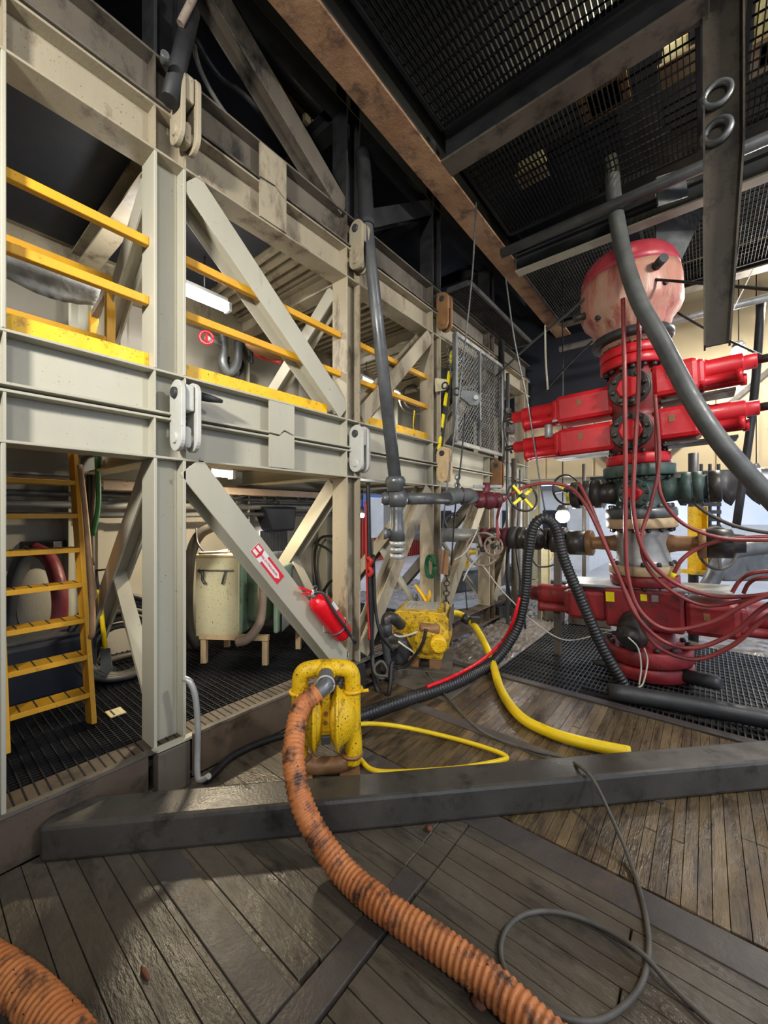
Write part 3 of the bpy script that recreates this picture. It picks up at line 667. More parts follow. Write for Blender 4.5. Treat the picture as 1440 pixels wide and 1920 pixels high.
av = part('air_valve', MB().box(P_(0.0, -0.03, 0.44), (0.062, 0.12, 0.22), ang), 'yellow_pump', t, bevel=.012)
part('valve_cap', MB().box(P_(0.0, -0.035, 0.565), (0.05, 0.09, 0.05), ang), 'yellow_pump', av, bevel=.012)
part('valve_bolt', MB().disc(P_(0, -0.09, 0.46), -PF, 0.014, 0.016, 6), 'iron_brown', av)
part('valve_bolt', MB().disc(P_(0, -0.09, 0.40), -PF, 0.012, 0.016, 6), 'iron_brown', av)
part('center_block', MB().box(P_(0.0, 0.0, 0.33), (0.09, 0.14, 0.16), ang), 'yellow_pump', t, bevel=.01)
part('muffler', MB().box(P_(0.0, -0.07, 0.28), (0.06, 0.05, 0.055), ang), 'steel', t, bevel=.006)
part('air_fitting', MB().cyl(P_(0.05, -0.02, 0.55), P_(0.11, 0.0, 0.66), 0.022, 12).disc(P_(0.075, -0.01, 0.60), PR * .6 + V((0, 0, 1)), 0.036, 0.03, 8), 'valve', t)

# ---- orange suction hose
def path(L): return [at(a[0], a[1], z=a[2]) for a in L]
def dpath(L): return [at(a[0], a[1], d=a[2]) for a in L]
out0 = P_(0.0, -0.04, 0.727)
hp = [out0 + (-PF * 0.13 + V((0, 0, -0.045)))] + path([(566, 1325, .60), (553, 1378, .50), (551, 1432, .42), (564, 1500, .285), (592, 1560, .17), (642, 1632, .075), (722, 1702, .064), (830, 1775, .064), (922, 1845, .064), (1010, 1928, .064), (1080, 1990, .064)])
t = thing('orange_hose', 'ribbed orange suction hose curving from the yellow pump across the foreground', 'hose', at(700, 1690, z=0))
part('hose_body', MB().tube([hp[0].lerp(hp[1], .35)] + hp[1:], 0.059, 18, 14, pitch=0.027, amp=0.004), 'orange_hose', t)
part('hose_coupling', MB().tube([P_(0, -0.07, 0.722), hp[0], hp[0].lerp(hp[1], 0.5)], 0.05, 18), 'steel', t)
part('hose_clamp', MB().ring(hp[0] + V((0, 0, 0.003)), -PF, 0.058, 0.008, 24, 6), 'steel_pale', t)
hp2 = path([(-190, 1745, .09), (-90, 1775, .08), (0, 1822, .068), (70, 1880, .066), (130, 1950, .066), (180, 2030, .066)])
t = thing('orange_hose', 'short visible length of ribbed orange hose in the bottom left corner', 'hose', at(60, 1880, z=0))
part('hose_body', MB().tube(hp2, 0.062, 18, 14, pitch=0.026, amp=0.004), 'orange_hose', t)

# ---- other floor hoses
Lb = [(640, 1358, .06), (690, 1338, .06), (760, 1312, .06), (850, 1282, .06), (925, 1240, .09)]
arch = path(Lb) + dpath([(968, 1180, 4.62), (985, 1110, 4.58), (990, 1045, 4.52), (1000, 990, 4.46), (1020, 972, 4.42), (1042, 990, 4.38), (1058, 1050, 4.34), (1092, 1130, 4.26), (1130, 1215, 4.18), (1168, 1280, 4.1), (1185, 1310, 4.05)])
t = thing('suction_hose', 'black ribbed hose rising in an arch and dropping into the cellar', 'hose', at(850, 1290, z=0))
part('hose_body', MB().tube(arch, 0.057, 16, 12, pitch=0.034, amp=0.005), 'black_hose', t)
st = path([(800, 1288, .13), (850, 1268, .13), (900, 1240, .14), (940, 1205, .25)]) + dpath([(962, 1165, 4.5), (974, 1120, 4.48)])
part('red_stripe', MB().tube(st, 0.018, 8), 'red_ext', t)
yh = path([(838, 1152, .42), (858, 1150, .40), (885, 1168, .30), (908, 1205, .2), (924, 1245, .08), (940, 1295, .046), (975, 1343, .046), (1030, 1373, .046), (1100, 1394, .046), (1182, 1411, .046)])
t = thing('yellow_hose', 'thick yellow hose curving from the yellow engine to the floor beam', 'hose', at(950, 1310, z=0))
part('hose_body', MB().tube(yh, 0.043, 14, 12), 'yellow_hose', t)
part('hose_clamp', MB().lathe(yh[2] + (yh[1] - yh[2]) * .6, yh[2] - yh[1], [(0.066, 0), (0.07, .03), (0.066, .1)], 8).box(yh[2] + V((0.05, 0, 0.05)), (0.12, 0.1, 0.08), 0.5), 'valve', t)
ya = path([(650, 1360, .2), (700, 1357, .15), (760, 1364, .06), (840, 1382, .022), (910, 1402, .022), (950, 1419, .022), (930, 1428, .022), (860, 1440, .022), (760, 1447, .022), (700, 1444, .022), (672, 1420, .04)])
solo('air_hose', MB().tube(ya, 0.017, 10, 10), 'yellow_hose', 'thin yellow air hose looping on the floor beside the diaphragm pump', 'hose')
cb = path([(800, 1262, .05), (850, 1320, .02), (905, 1372, .012), (980, 1402, .012), (1050, 1420, .05), (1082, 1434, .21), (1112, 1462, .205), (1150, 1540, .10), (1180, 1610, .03), (1205, 1690, .014), (1217, 1770, .014), (1205, 1840, .014), (1165, 1890, .014), (1110, 1915, .014), (1040, 1900, .014), (970, 1855, .014), (940, 1795, .014), (948, 1745, .014), (985, 1714, .014), (1045, 1710, .014), (1120, 1735, .014), (1200, 1785, .032), (1260, 1850, .014), (1340, 1925, .014), (1420, 2000, .014)])
solo('power_cable', MB().tube(cb, 0.0105, 10, 12), 'cable', 'thin grey cable looped on the floor in front of the floor beam', 'cable')
bc = path([(540, 1355, .03), (480, 1400, .03), (420, 1440, .03), (380, 1470, .03), (355, 1488, .03)])
solo('black_cable', MB().tube(path([(690, 1352, .03), (600, 1368, .03), (520, 1382, .03), (440, 1415, .03), (385, 1465, .03)]), 0.024, 10), 'cable_black', 'dark hose lying behind the pump towards the near column foot', 'cable')
t = thing('bent_pipe', 'bare bent steel pipe rising beside the foot of the near column', 'pipe', at(370, 1460, z=0.0))
part('pipe_body', MB().tube([at(345, 1272, X=-2.64), at(357, 1280, X=-2.6), at(367, 1310, X=-2.58), at(371, 1370, X=-2.58), at(370, 1450, X=-2.58), at(378, 1462, X=-2.55), at(392, 1455, X=-2.5)], 0.019, 10), 'steel_pale', t)
solo('stone_clod', MB().sphere(at(804, 1553, z=0.016), 0.022, 7, 5, (1, .8, .8)), 'clod', 'small brown clod lying right beside the floor beam', 'clod')
solo('stone_clod', MB().sphere(at(897, 1880, z=0.016), 0.026, 7, 5, (1.2, .8, .6)), 'clod', 'small brown clod beside the orange hose at the bottom', 'clod')
solo('stone_clod', MB().sphere(at(272, 1824, z=0.004), 0.02, 6, 4, (2.0, .5, .4)), 'clod', 'tiny splinter of wood lying on the near left boards', 'wood chip')

# ================================================================== RED PRESSURE-CONTROL STACK
BP = V((-0.50, 5.37, 0.0))
bop = thing('blowout_preventer', 'tall red blowout preventer stack with domed top standing on the drain grating', 'blowout preventer', BP)
bop.rotation_mode = 'QUATERNION'; bop.rotation_quaternion = Quaternion(V((-SN, CS, 0)), math.radians(-3.0))
Zv = V((0, 0, 1)); CAMD = V((SN, -CS, 0)); BC = V((-0.06, -1.0, 0)).normalized()
def bpart(n, mb, m, par=None, **k): return part(n, mb, m, par or bop, local=True, **k)
def flange(n, z0, z1, r, m, bolts=0, bm='valve', up=True, down=False, br=0.022):
    f = bpart(n, MB().disc((0, 0, z0), Zv, r, z1 - z0, 40), m)
    for dd, zz, on in ((Zv, z1, up), (-Zv, z0, down)):
        if on and bolts:
            for i in range(bolts):
                a = 2 * PI * i / bolts + .1
                bpart('bolt', MB().lathe((math.cos(a) * (r - .05), math.sin(a) * (r - .05), zz), dd, [(br, 0), (br, .03), (br * .6, .045)], 6), bm, f)
    return f
flange('base_flange', 0.02, 0.16, 0.42, 'red_dark')
flange('wellhead_flange', 0.17, 0.34, 0.42, 'red_dark', 14, 'valve', True, False, 0.03)
bpart('neck', MB().lathe((0, 0, 0.3), Zv, [(0.30, 0), (0.27, .06), (0.26, .22)], 32), 'red_dark')
# lower single ram
lr = bpart('lower_ram_body', MB().box((0, 0, 0.76), (0.72, 0.56, 0.44)), 'red_dark', bevel=0.03)
bpart('name_plate', MB().box((-0.30, -0.283, 0.88), (0.085, 0.004, 0.11)), 'yellow_tag', lr)
bpart('name_plate', MB().box((0.02, -0.283, 0.90), (0.06, 0.004, 0.07)), 'yellow_tag', lr)
bpart('name_plate', MB().box((0.12, -0.283, 0.90), (0.06, 0.004, 0.07)), 'steel_pale', lr)
bpart('body_lid', MB().box((0, 0, 0.985), (1.5, 0.5, 0.03)), 'steel_pale', lr, bevel=0.008)
def ram(z, sg, L0, Lb, Lc, h, w, rc, m, mt='red', drop=0.0, low=True):
    zb = z + drop
    b = bpart('ram_bonnet', MB().box((sg * (L0 + Lb) / 2, 0, zb), (Lb - L0, w, h)), m, bevel=0.05)
    bpart('bonnet_step', MB().box((sg * (Lb - .02), 0, zb + .01), (0.14, w * .86, h * .8)), m, b, bevel=0.04)
    c = bpart('ram_cylinder', MB().lathe((sg * Lb, 0, zb + 0.05), (sg, 0, 0), [(rc * 1.12, 0), (rc * 1.12, .06), (rc, .075), (rc, (Lc - Lb) * .75), (rc * .97, (Lc - Lb) * .77), (rc * .74, (Lc - Lb) * .78), (rc * .74, (Lc - Lb) - .01), (rc * .68, Lc - Lb)], 24), m)
    bpart('cylinder_end', MB().lathe((sg * Lc, 0, zb + .05), (sg, 0, 0), [(0.04, 0), (0.04, .12), (0.035, .13)], 14), 'valve', c)
    if low:
        for yy, rr, ll in ((-0.12, 0.05, .62), (0.10, 0.05, .72)):
            bpart('guide_cylinder', MB().lathe((sg * Lb, yy, zb - 0.09), (sg, 0, 0), [(rr * 1.2, 0), (rr * 1.2, .03), (rr, .04), (rr, (Lc - Lb) * ll), (rr * 1.25, (Lc - Lb) * ll + .005), (rr * 1.25, (Lc - Lb) * ll + .05)], 16), m, c)
    bpart('ram_plate', MB().box((sg * (L0 + Lb) / 2 - .04, -w / 2 - .002, zb + .04), (0.05, .004, .07)), 'iron_brown', b)
    return b
ram(0.74, -1, 0.36, 0.78, 1.28, 0.36, 0.44, 0.13, 'red_dark')
ram(0.70, 1, 0.36, 0.80, 1.30, 0.34, 0.44, 0.13, 'red_dark')
flange('lower_flange', 1.01, 1.12, 0.335, 'red_dark', 12, 'valve', False, True)
flange('spool_flange', 1.125, 1.23, 0.34, 'cream_iron', 12, 'valve', True)
sp = bpart('drilling_spool', MB().lathe((0, 0, 1.22), Zv, [(0.30, 0), (0.27, .05), (0.255, .1), (0.255, .34), (0.28, .42)], 36), 'steel_pale')
for sg in (-1, 1):
    bpart('spool_outlet', MB().lathe((sg * .22, 0, 1.46), (sg, 0, 0), [(0.11, 0), (0.085, .1), (0.075, .26), (0.09, .3)], 20), 'iron_brown', sp)
    bpart('outlet_flange', MB().disc((sg * .50, 0, 1.46), (sg, 0, 0), 0.155, 0.07, 28), 'iron_brown', sp)
    bpart('outlet_hub', MB().lathe((sg * .57, 0, 1.46), (sg, 0, 0), [(0.15, 0), (0.15, .2), (0.10, .22), (.09, .3)], 28), 'valve', sp)
flange('spool_flange', 1.64, 1.75, 0.345, 'cream_iron', 14, 'valve', False, True)
flange('cross_flange', 1.755, 1.86, 0.345, 'steel', 14, 'steel', True, False)
mc = bpart('mud_cross', MB().lathe((0, 0, 1.86), Zv, [(0.30, 0), (0.24, .03), (0.235, .12), (0.25, .2), (0.24, .3), (0.3, .34)], 36), 'green_iron')
bpart('front_hub', MB().lathe(BC * .20 + V((0, 0, 2.03)), BC, [(0.155, 0), (0.155, .1), (0.14, .12)], 28), 'green_iron', mc)
bpart('front_cap', MB().lathe(BC * .32 + V((0, 0, 2.03)), BC, [(0.09, 0), (0.09, .02), (0.06, .035)], 5), 'red', mc)
for i in range(10):
    q = BC.to_track_quat('Z', 'Y'); a = 2 * PI * i / 10
    bpart('bolt', MB().lathe(BC * .315 + V((0, 0, 2.03)) + (q @ V((math.cos(a), math.sin(a), 0))) * .125, BC, [(0.018, 0), (0.018, .025), (.01, .035)], 6), 'valve', mc)
for sg, ms in ((-1, 'valve'), (1, 'green_iron')):
    bpart('cross_outlet', MB().lathe((sg * .2, 0, 2.05), (sg, 0, 0), [(0.15, 0), (0.13, .1), (0.12, .18), (0.17, .19), (0.17, .27)], 24), ms, mc)
    bpart('outlet_flange', MB().lathe((sg * .48, 0, 2.05), (sg, 0, 0), [(0.17, 0), (0.17, .08), (0.13, .085), (.13, .12)], 28), ms, mc)
    bpart('outlet_cap', MB().lathe((sg * .61, 0, 2.05), (sg, 0, 0), [(0.165, 0), (0.165, .09), (0.15, .1)], 28), 'valve', mc)
flange('cross_flange', 2.21, 2.34, 0.35, 'green_iron', 14, 'valve', False, True)
flange('ram_flange', 2.345, 2.46, 0.315, 'red', 14, 'valve', True, False)
# double ram body
db = bpart('double_ram_body', MB().lathe((0, 0, 2.46), Zv, [(0.22, 0), (0.22, .04), (0.27, .07), (0.28, .36), (0.23, .42), (0.23, .48), (0.28, .54), (0.28, .84), (0.24, .9), (0.24, .96)], 36), 'red_grime')
for zz in (2.71, 3.17):
    d_ = bpart('ram_door', MB().lathe(BC * .24 + V((0, 0, zz)), BC, [(0.20, 0), (0.20, .05), (0.19, .06)], 28), 'valve', db)
    bpart('door_cover', MB().lathe(BC * .30 + V((0, 0, zz)), BC, [(0.12, 0), (0.12, .02), (0.10, .03)], 8), 'red', d_)
    for i in range(8):
        q = BC.to_track_quat('Z', 'Y'); a = 2 * PI * i / 8 + .2
        bpart('bolt', MB().lathe(BC * .295 + V((0, 0, zz)) + (q @ V((math.cos(a), math.sin(a), 0))) * .155, BC, [(0.028, 0), (0.028, .03), (.016, .045)], 8), 'valve', d_)
ram(2.70, -1, 0.18, 0.80, 1.40, 0.33, 0.42, 0.10, 'red')
ram(3.10, -1, 0.18, 0.80, 1.40, 0.33, 0.42, 0.10, 'red')
ram(2.74, 1, 0.18, 0.58, 1.02, 0.34, 0.44, 0.10, 'red')
ram(3.20, 1, 0.18, 0.58, 1.02, 0.34, 0.44, 0.10, 'red')
for zz in (2.52, 2.98):
    for sg in (-1, 1): bpart('support_plate', MB().box((sg * .55, 0, zz), (0.6, 0.36, 0.03)), 'steel_pale' if sg < 0 else 'valve', db, bevel=.005)
flange('annular_flange', 3.42, 3.53, 0.325, 'red', 16, 'valve', False, True, 0.03)
flange('annular_flange', 3.535, 3.64, 0.325, 'red', 16, 'valve', True)
bpart('seal_ring', MB().lathe((0, 0, 3.71), Zv, [(0.38, 0), (0.40, .02), (0.40, .07), (0.38, .09)], 40), 'rubber')
an = bpart('annular_body', MB().lathe((0, 0, 3.72), Zv, [(0.29, -.06), (0.31, .0), (0.345, .08), (0.38, .15), (0.39, .2), (0.47, .29), (0.495, .36), (0.495, .62), (0.485, .70)], 48), 'salmon')
bpart('annular_dome', MB().lathe((0, 0, 4.41), Zv, [(0.485, 0), (0.475, .09), (0.44, .18), (0.38, .25), (0.30, .29), (0.22, .31), (.2, .35), (.18, .36)], 48), 'dome_red', an)
bpart('lifting_lug', MB().cyl((0.27, -.38, 4.30), (0.36, -.50, 4.31), 0.045, 14), 'rubber', an)
bpart('lifting_lug', MB().cyl((-0.38, -.25, 4.10), (-0.51, -.33, 4.07), 0.04, 14), 'valve', an)
bpart('plug', MB().disc((0.345, -.345, 4.13), (0.7, -.7, 0), 0.025, 0.03, 12), 'rubber', an)
bpart('plug', MB().disc((-0.25, -.36, 3.98), (-.55, -.8, 0), 0.025, 0.04, 12), 'rubber', an)
bpart('flexible_joint', MB().lathe(BC * .33 + V((-.06, 0, 0.58)), BC + V((0, 0, -.5)), [(0.14, -.1), (0.15, 0), (0.12, .04), (0.15, .08), (0.12, .12), (0.15, .16), (0.11, .2), (0.09, .25)], 24), 'valve')
bpart('side_nozzle', MB().lathe((0.3, -.2, 0.1), (1, -.3, .05), [(0.07, 0), (0.07, .3), (0.05, .34)], 14), 'rubber')
bpart('side_nozzle', MB().lathe((-0.25, -.28, 0.12), (-1, -.35, .05), [(0.05, 0), (0.045, .18), (0.02, .26)], 14), 'rubber')

# ---- red control hoses
HOSES = [
 ('red control hose hanging straight down the front left of the stack', [(1168, 560, 3.95), (1171, 700, 3.92), (1173, 860, 3.9), (1173, 1000, 3.9), (1178, 1085, 3.88), (1200, 1145, 3.84), (1250, 1180, 3.75), (1330, 1168, 3.6), (1400, 1132, 3.45), (1480, 1100, 3.3)], .02),
 ('red control hose hanging beside the first and bending right lowest but one', [(1198, 560, 3.95), (1197, 720, 3.92), (1190, 860, 3.92), (1188, 960, 3.92), (1210, 1040, 3.9), (1260, 1090, 3.85), (1330, 1116, 3.7), (1400, 1118, 3.55), (1480, 1108, 3.4)], .02),
 ('dark red hose from the upper door looping under the spool', [(1228, 740, 4.0), (1236, 860, 3.98), (1222, 940, 3.97), (1203, 1005, 3.95), (1212, 1060, 3.93), (1255, 1105, 3.88), (1320, 1135, 3.75), (1400, 1125, 3.55), (1480, 1112, 3.35)], .018),
 ('red hose sweeping right from the mud cross towards the handwheel', [(1230, 770, 4.05), (1232, 860, 4.05), (1240, 930, 4.02), (1272, 975, 4.0), (1320, 1000, 3.9), (1380, 1012, 3.8), (1480, 1012, 3.6)], .018),
 ('long red hose arching over the black ribbed hose and sagging lowest', [(934, 1012, 4.9), (933, 970, 4.9), (945, 938, 4.85), (980, 915, 4.75), (1025, 906, 4.6), (1070, 915, 4.45), (1100, 950, 4.3), (1125, 1000, 4.2), (1158, 1075, 4.1), (1190, 1150, 4.0), (1240, 1200, 3.9), (1300, 1215, 3.75), (1370, 1190, 3.6), (1430, 1140, 3.45), (1490, 1110, 3.3)], .02),
 ('red hose running just below the arching one down to the grating', [(1085, 905, 4.5), (1110, 955, 4.36), (1145, 1045, 4.22), (1185, 1135, 4.08), (1228, 1208, 3.95), (1300, 1236, 3.8), (1370, 1212, 3.65), (1430, 1162, 3.5), (1490, 1120, 3.35)], .02),
 ('short red hose with a yellow end rising behind the stack foot', [(1264, 1074, 4.1), (1278, 1050, 4.05), (1305, 1030, 4.0), (1345, 1015, 3.9), (1400, 1008, 3.8), (1480, 1006, 3.65)], .02),
 ('dark hose sagging from the green outlet to the right edge', [(1275, 912, 4.2), (1310, 950, 4.1), (1350, 975, 4.0), (1400, 992, 3.85), (1490, 1006, 3.6)], .018),
 ('red hose curling down at the right edge above the bundle', [(1372, 1112, 3.9), (1388, 1088, 3.85), (1415, 1074, 3.75), (1490, 1068, 3.6)], .018),
 ('second red hose curling at the right edge beside the first', [(1394, 1112, 3.85), (1404, 1094, 3.8), (1425, 1084, 3.7), (1490, 1080, 3.55)], .018)]
for lab, L, r in HOSES:
    o = solo('control_hose', MB().tube(dpath(L), r, 10, 10), 'red_hose' if 'dark hose' not in lab else 'cable', lab, 'hose', 'hydraulic control hoses of the stack')
    if 'yellow end' in lab: part('hose_fitting', MB().cyl(dpath([(1258, 1084, 4.12)])[0], dpath(L)[0], 0.026, 12), 'yellow_tag', o)
solo('drilling_hose', MB().tube(dpath([(1146, 300, 4.35), (1152, 380, 4.2), (1168, 470, 4.05), (1196, 560, 3.85), (1240, 640, 3.7), (1295, 745, 3.55), (1355, 835, 3.4), (1440, 930, 3.25), (1520, 1010, 3.1)]), 0.074, 18, 12), 'rubber_grey', 'thick dark grey hose hanging diagonally in front of the red stack', 'hose')
solo('floor_pipe', MB().tube(path([(1140, 1296, .08), (1240, 1312, .08), (1340, 1330, .08), (1500, 1360, .08)]), 0.078, 18, 4), 'rubber', 'black rubber pipe lying on the drain grating at the right', 'pipe')
# guy rods and wires of the domed top
def wire(label, L, r, m='cable', cat='wire rope', group='wire ropes and guy rods'):
    return solo('wire_rope', MB().tube(dpath(L), r, 8, 4), m, label, cat, group)
wire('guy rod from the left lug of the dome to the mesh screen', [(1096, 560, 4.5), (1050, 600, 5.0), (1000, 640, 5.6), (930, 705, 6.3)], 0.016, 'pipe')
wire('turnbuckle line from the dome lug towards the right edge', [(1228, 524, 4.0), (1300, 530, 3.6), (1380, 537, 3.2), (1480, 546, 2.9)], 0.013, 'cable_black')
wire('guy line dropping right from behind the dome', [(1268, 585, 5.0), (1320, 615, 4.8), (1370, 640, 4.6), (1480, 690, 4.3)], 0.013, 'cable_black')
wire('guy line dropping left under the dome', [(1110, 640, 4.8), (1060, 690, 5.3), (1020, 735, 5.8)], 0.013, 'cable_black')
wire('wire rope hanging left of the mesh screen down to the tee', [(893, 380, 4.4), (885, 520, 4.5), (868, 680, 4.6), (850, 830, 4.65), (836, 930, 4.7), (822, 1080, 4.8)], 0.010, 'steel')
wire('wire rope slanting past the mesh screen towards the stack', [(948, 520, 5.0), (965, 640, 5.0), (990, 760, 5.0), (1012, 900, 5.0), (1022, 960, 5.0)], 0.010, 'steel')
wire('short bright rope below the ceiling corner', [(1022, 610, 5.2), (1023, 670, 5.2), (1027, 730, 5.2)], 0.012, 'cable_white')
wire('rope below the sheave hanging to the choke line', [(872, 775, 4.7), (866, 850, 4.7), (860, 900, 4.7), (853, 960, 4.75), (846, 1060, 4.8)], 0.010, 'cable_black')
wire('thin white line slanting down right of the hanging post', [(1412, 505, 4.2), (1360, 610, 4.2)], 0.006, 'white')

# ================================================================== PIPEWORK BY THE FRAME
t = thing('standpipe', 'long dark grey pipe hanging in front of the frame with a tee below', 'pipe', at(745, 935, d=3.75))
top_, bot_ = at(688, 425, d=3.95), at(741, 900, d=3.72)
part('pipe_body', MB().tube([top_ + V((0, 0, .45)) + (top_ - bot_) * .1, top_, bot_], 0.062, 18, smooth=False), 'pipe', t)
part('hose_sleeve', MB().tube([top_ + V((-.05, -.02, .75)), top_ + V((-.03, 0, .45)), top_], 0.075, 18), 'frame_black', t)
part('pipe_collar', MB().lathe(bot_ + V((0, 0, .03)), (0.02, 0, -1), [(0.08, 0), (0.095, .03), (0.095, .07), (0.075, .09), (.075, .14)], 20), 'pipe', t)
tee = at(745, 935, d=3.74)
te = part('tee', MB().sphere(tee, 0.105, 18, 12), 'pipe', t)
part('tee_cap', MB().lathe(tee, -V((CS, SN, 0)), [(0.06, 0), (0.062, .1), (0.066, .11), (.05, .15)], 16), 'pipe', te)
r1 = at(850, 935, d=4.25); r2 = at(880, 935, d=4.4)
part('branch_pipe', MB().tube([tee, r1], 0.058, 18, smooth=False), 'pipe', t)
part('branch_sleeve', MB().tube([at(838, 934, d=4.2), at(858, 930, d=4.3), at(880, 930, d=4.4), at(886, 940, d=4.42)], 0.085, 18), 'rubber_grey', t)
part('branch_clamp', MB().ring(at(866, 930, d=4.33), V((CS, SN, 0)), 0.088, 0.012), 'valve', t)
lo = V((0, 0, -1))
part('lower_branch', MB().lathe(tee, lo, [(0.068, 0), (0.062, .12), (0.062, .26), (0.072, .28), (.072, .40)], 18), 'pipe', t)
part('plug_cock', MB().lathe(tee + V((0, 0, -.33)), -V((CS, SN, 0)), [(0.045, 0), (0.045, .1), (0.055, .1), (0.055, .13)], 8), 'steel', t)
for k, zz in enumerate((-.40, -.46, -.52)):
    part('union_nut', MB().lathe(tee + V((0, 0, zz)), lo, [(0.05, 0), (0.075, .005), (0.075, .045), (0.05, .05)], 6 if k % 2 else 10), 'steel_pale', t)
# red plug valve after the branch
t = thing('plug_valve', 'dark red plug valve at the end of the grey branch pipe', 'valve', at(910, 935, d=4.5))
vx = V((CS, SN, 0)); vp = at(888, 938, d=4.42)
part('valve_body', MB().lathe(vp, vx + V((-.3, .4, 0)), [(0.06, 0), (0.06, .06), (0.09, .07), (0.09, .11), (0.06, .12), (0.085, .16), (0.105, .22), (0.085, .28), (0.06, .31), (.09, .32), (.09, .36)], 20), 'valve_red', t)
part('valve_stem', MB().cyl(at(912, 935, d=4.55), at(912, 905, d=4.55), 0.04, 12), 'valve_red', t)
part('lever', MB().bar(at(888, 912, d=4.5), at(940, 912, d=4.6), 0.03, 0.03), 'steel_pale', t)
def handwheel(label, c, ax, R, m, sm, spokes=3, stem=None, hub='valve', grp='handwheels', par_mat=None, r=0.014):
    t = thing('handwheel', label, 'handwheel', c, grp); ax = V(ax).normalized()
    part('rim', MB().ring(c, ax, R, r, 40, 8), m, t)
    q = ax.to_track_quat('Z', 'Y')
    for i in range(spokes):
        a = 2 * PI * i / spokes + 0.6
        part('spoke', MB().bar(c, c + (q @ V((math.cos(a), math.sin(a), 0))) * R, 0.014, 0.034, up=ax), sm, t)
    part('hub', MB().lathe(c - ax * .03, ax, [(0.035, 0), (0.04, .02), (.04, .04), (.025, .06)], 14), hub, t)
    if stem: part('stem', MB().cyl(c, c - ax * stem, 0.018, 10), 'steel', t)
    return t
handwheel('yellow spoked handwheel in front of the mesh screen foot', at(980, 931, d=4.7), CAMD + V((.1, .2, .35)), 0.185, 'valve', 'yellow_tag', 4, .2)
handwheel('yellow spoked handwheel partly hidden left of the stack', at(1062, 918, d=5.1), CAMD + V((.4, -.1, .1)), 0.19, 'valve', 'yellow_tag', 3, .25)
handwheel('large grey handwheel on the choke line beside the pipe', at(905, 1030, d=5.3), CAMD + V((-.1, .1, .0)), 0.22, 'dull_pipe', 'dull_pipe', 5, .3, r=.018)
handwheel('small brown handwheel inside the choke valve line', at(925, 1024, d=5.15), CAMD + V((-.6, .1, .0)), 0.12, 'dull_pipe', 'dull_pipe', 4, .2, r=.014)
handwheel('dark handwheel at the right behind the control hoses', at(1345, 1028, d=4.3), CAMD + V((.1, 0, .1)), 0.225, 'frame_dark', 'frame_dark', 3, .3, r=.017)
# choke line with gate valves
CZ = 1.46
t = thing('choke_line', 'dark choke line with gate valves running left from the stack spool', 'pipe line', (-2.0, 5.37, CZ))
def seg(n, x0, x1, prof, m):   # profile along -X from x0
    L = x0 - x1; return part(n, MB().lathe((x0, 5.37, CZ), (-1, 0, 0), [(r, h * L) for r, h in prof], 24), m, t)
seg('hub_clamp', -1.36, -1.56, [(0.10, 0), (.16, .05), (.16, .45), (.12, .5), (.17, .55), (.17, .95), (.1, 1)], 'valve')
vb = seg('gate_valve', -1.56, -1.98, [(0.09, 0), (0.14, .05), (0.14, .18), (0.11, .2), (0.15, .35), (0.15, .65), (0.11, .8), (0.15, .82), (0.15, 1)], 'valve')
part('valve_bonnet', MB().lathe((-1.77, 5.37, CZ), V((.3, -1, .1)), [(0.12, .1), (0.12, .2), (0.08, .22), (0.08, .34), (.05, .36)], 18), 'valve', vb)
seg('flange', -1.98, -2.10, [(0.10, 0), (.155, .05), (.155, .95), (.1, 1)], 'rubber')
vb = seg('gate_valve', -2.10, -2.52, [(0.09, 0), (0.14, .05), (0.14, .2), (0.1, .22), (0.135, .4), (0.135, .65), (0.1, .8), (0.13, .82), (0.13, 1)], 'valve_red')
part('valve_bonnet', MB().lathe((-2.3, 5.37, CZ), V((.1, -1, .05)), [(0.11, .1), (0.11, .18), (0.075, .2), (0.075, .3), (.05, .32)], 18), 'valve', vb)
seg('outlet_pipe', -2.52, -3.9, [(0.1, 0), (.1, .05), (.105, .06), (.105, 1)], 'steel_pale')
part('pipe_stand', MB().ext(-1.52, -1.44, 5.33, 5.41, -0.03, CZ - .14), 'frame_dark', t)
# far grey skid beam, crates beyond
t = thing('skid_beam', 'grey steel skid beam lying beyond the yellow engine', 'beam', at(910, 1110, d=7.2))
a_, b_ = at(838, 1092, d=6.6), at(985, 1072, d=8.2)
part('beam_body', MB().ibeam(a_, b_, 0.36, 0.24), 'steel', t)
part('end_plate', MB().frame(b_, V((CS, SN, 0)), V((-SN, CS, 0)), Zv, .03, .16, .22), 'steel', t)
t = thing('skid_beam', 'white cleaned skid plate on the mud under the choke line', 'beam', at(900, 1150, z=0.0))
part('beam_body', MB().bar(at(842, 1143, z=.06), at(945, 1128, z=.06), .12, .5), 'steel_pale', t, bevel=.01)
part('bolt_plate', MB().bar(at(925, 1148, z=.08), at(940, 1146, z=.08), .22, .3), 'rubber', t)
part('bolt_plate', MB().bar(at(945, 1144, z=.08), at(957, 1142, z=.08), .22, .3), 'rubber', t)
# clamped ram foot block
t = thing('timber_block', 'dark crib blocks under the left arm of the stack', 'block', at(1080, 1150, z=0))
for i, a in enumerate(((1040, 1148), (1085, 1154), (1125, 1158))): part('block', MB().box(at(*a, z=.12), (.3, .3, .24), .2), 'frame_dark', t, bevel=.01)
part('cap_bar', MB().bar(at(1025, 1125, z=.30), at(1150, 1142, z=.30), .08, .25), 'frame_black', t)

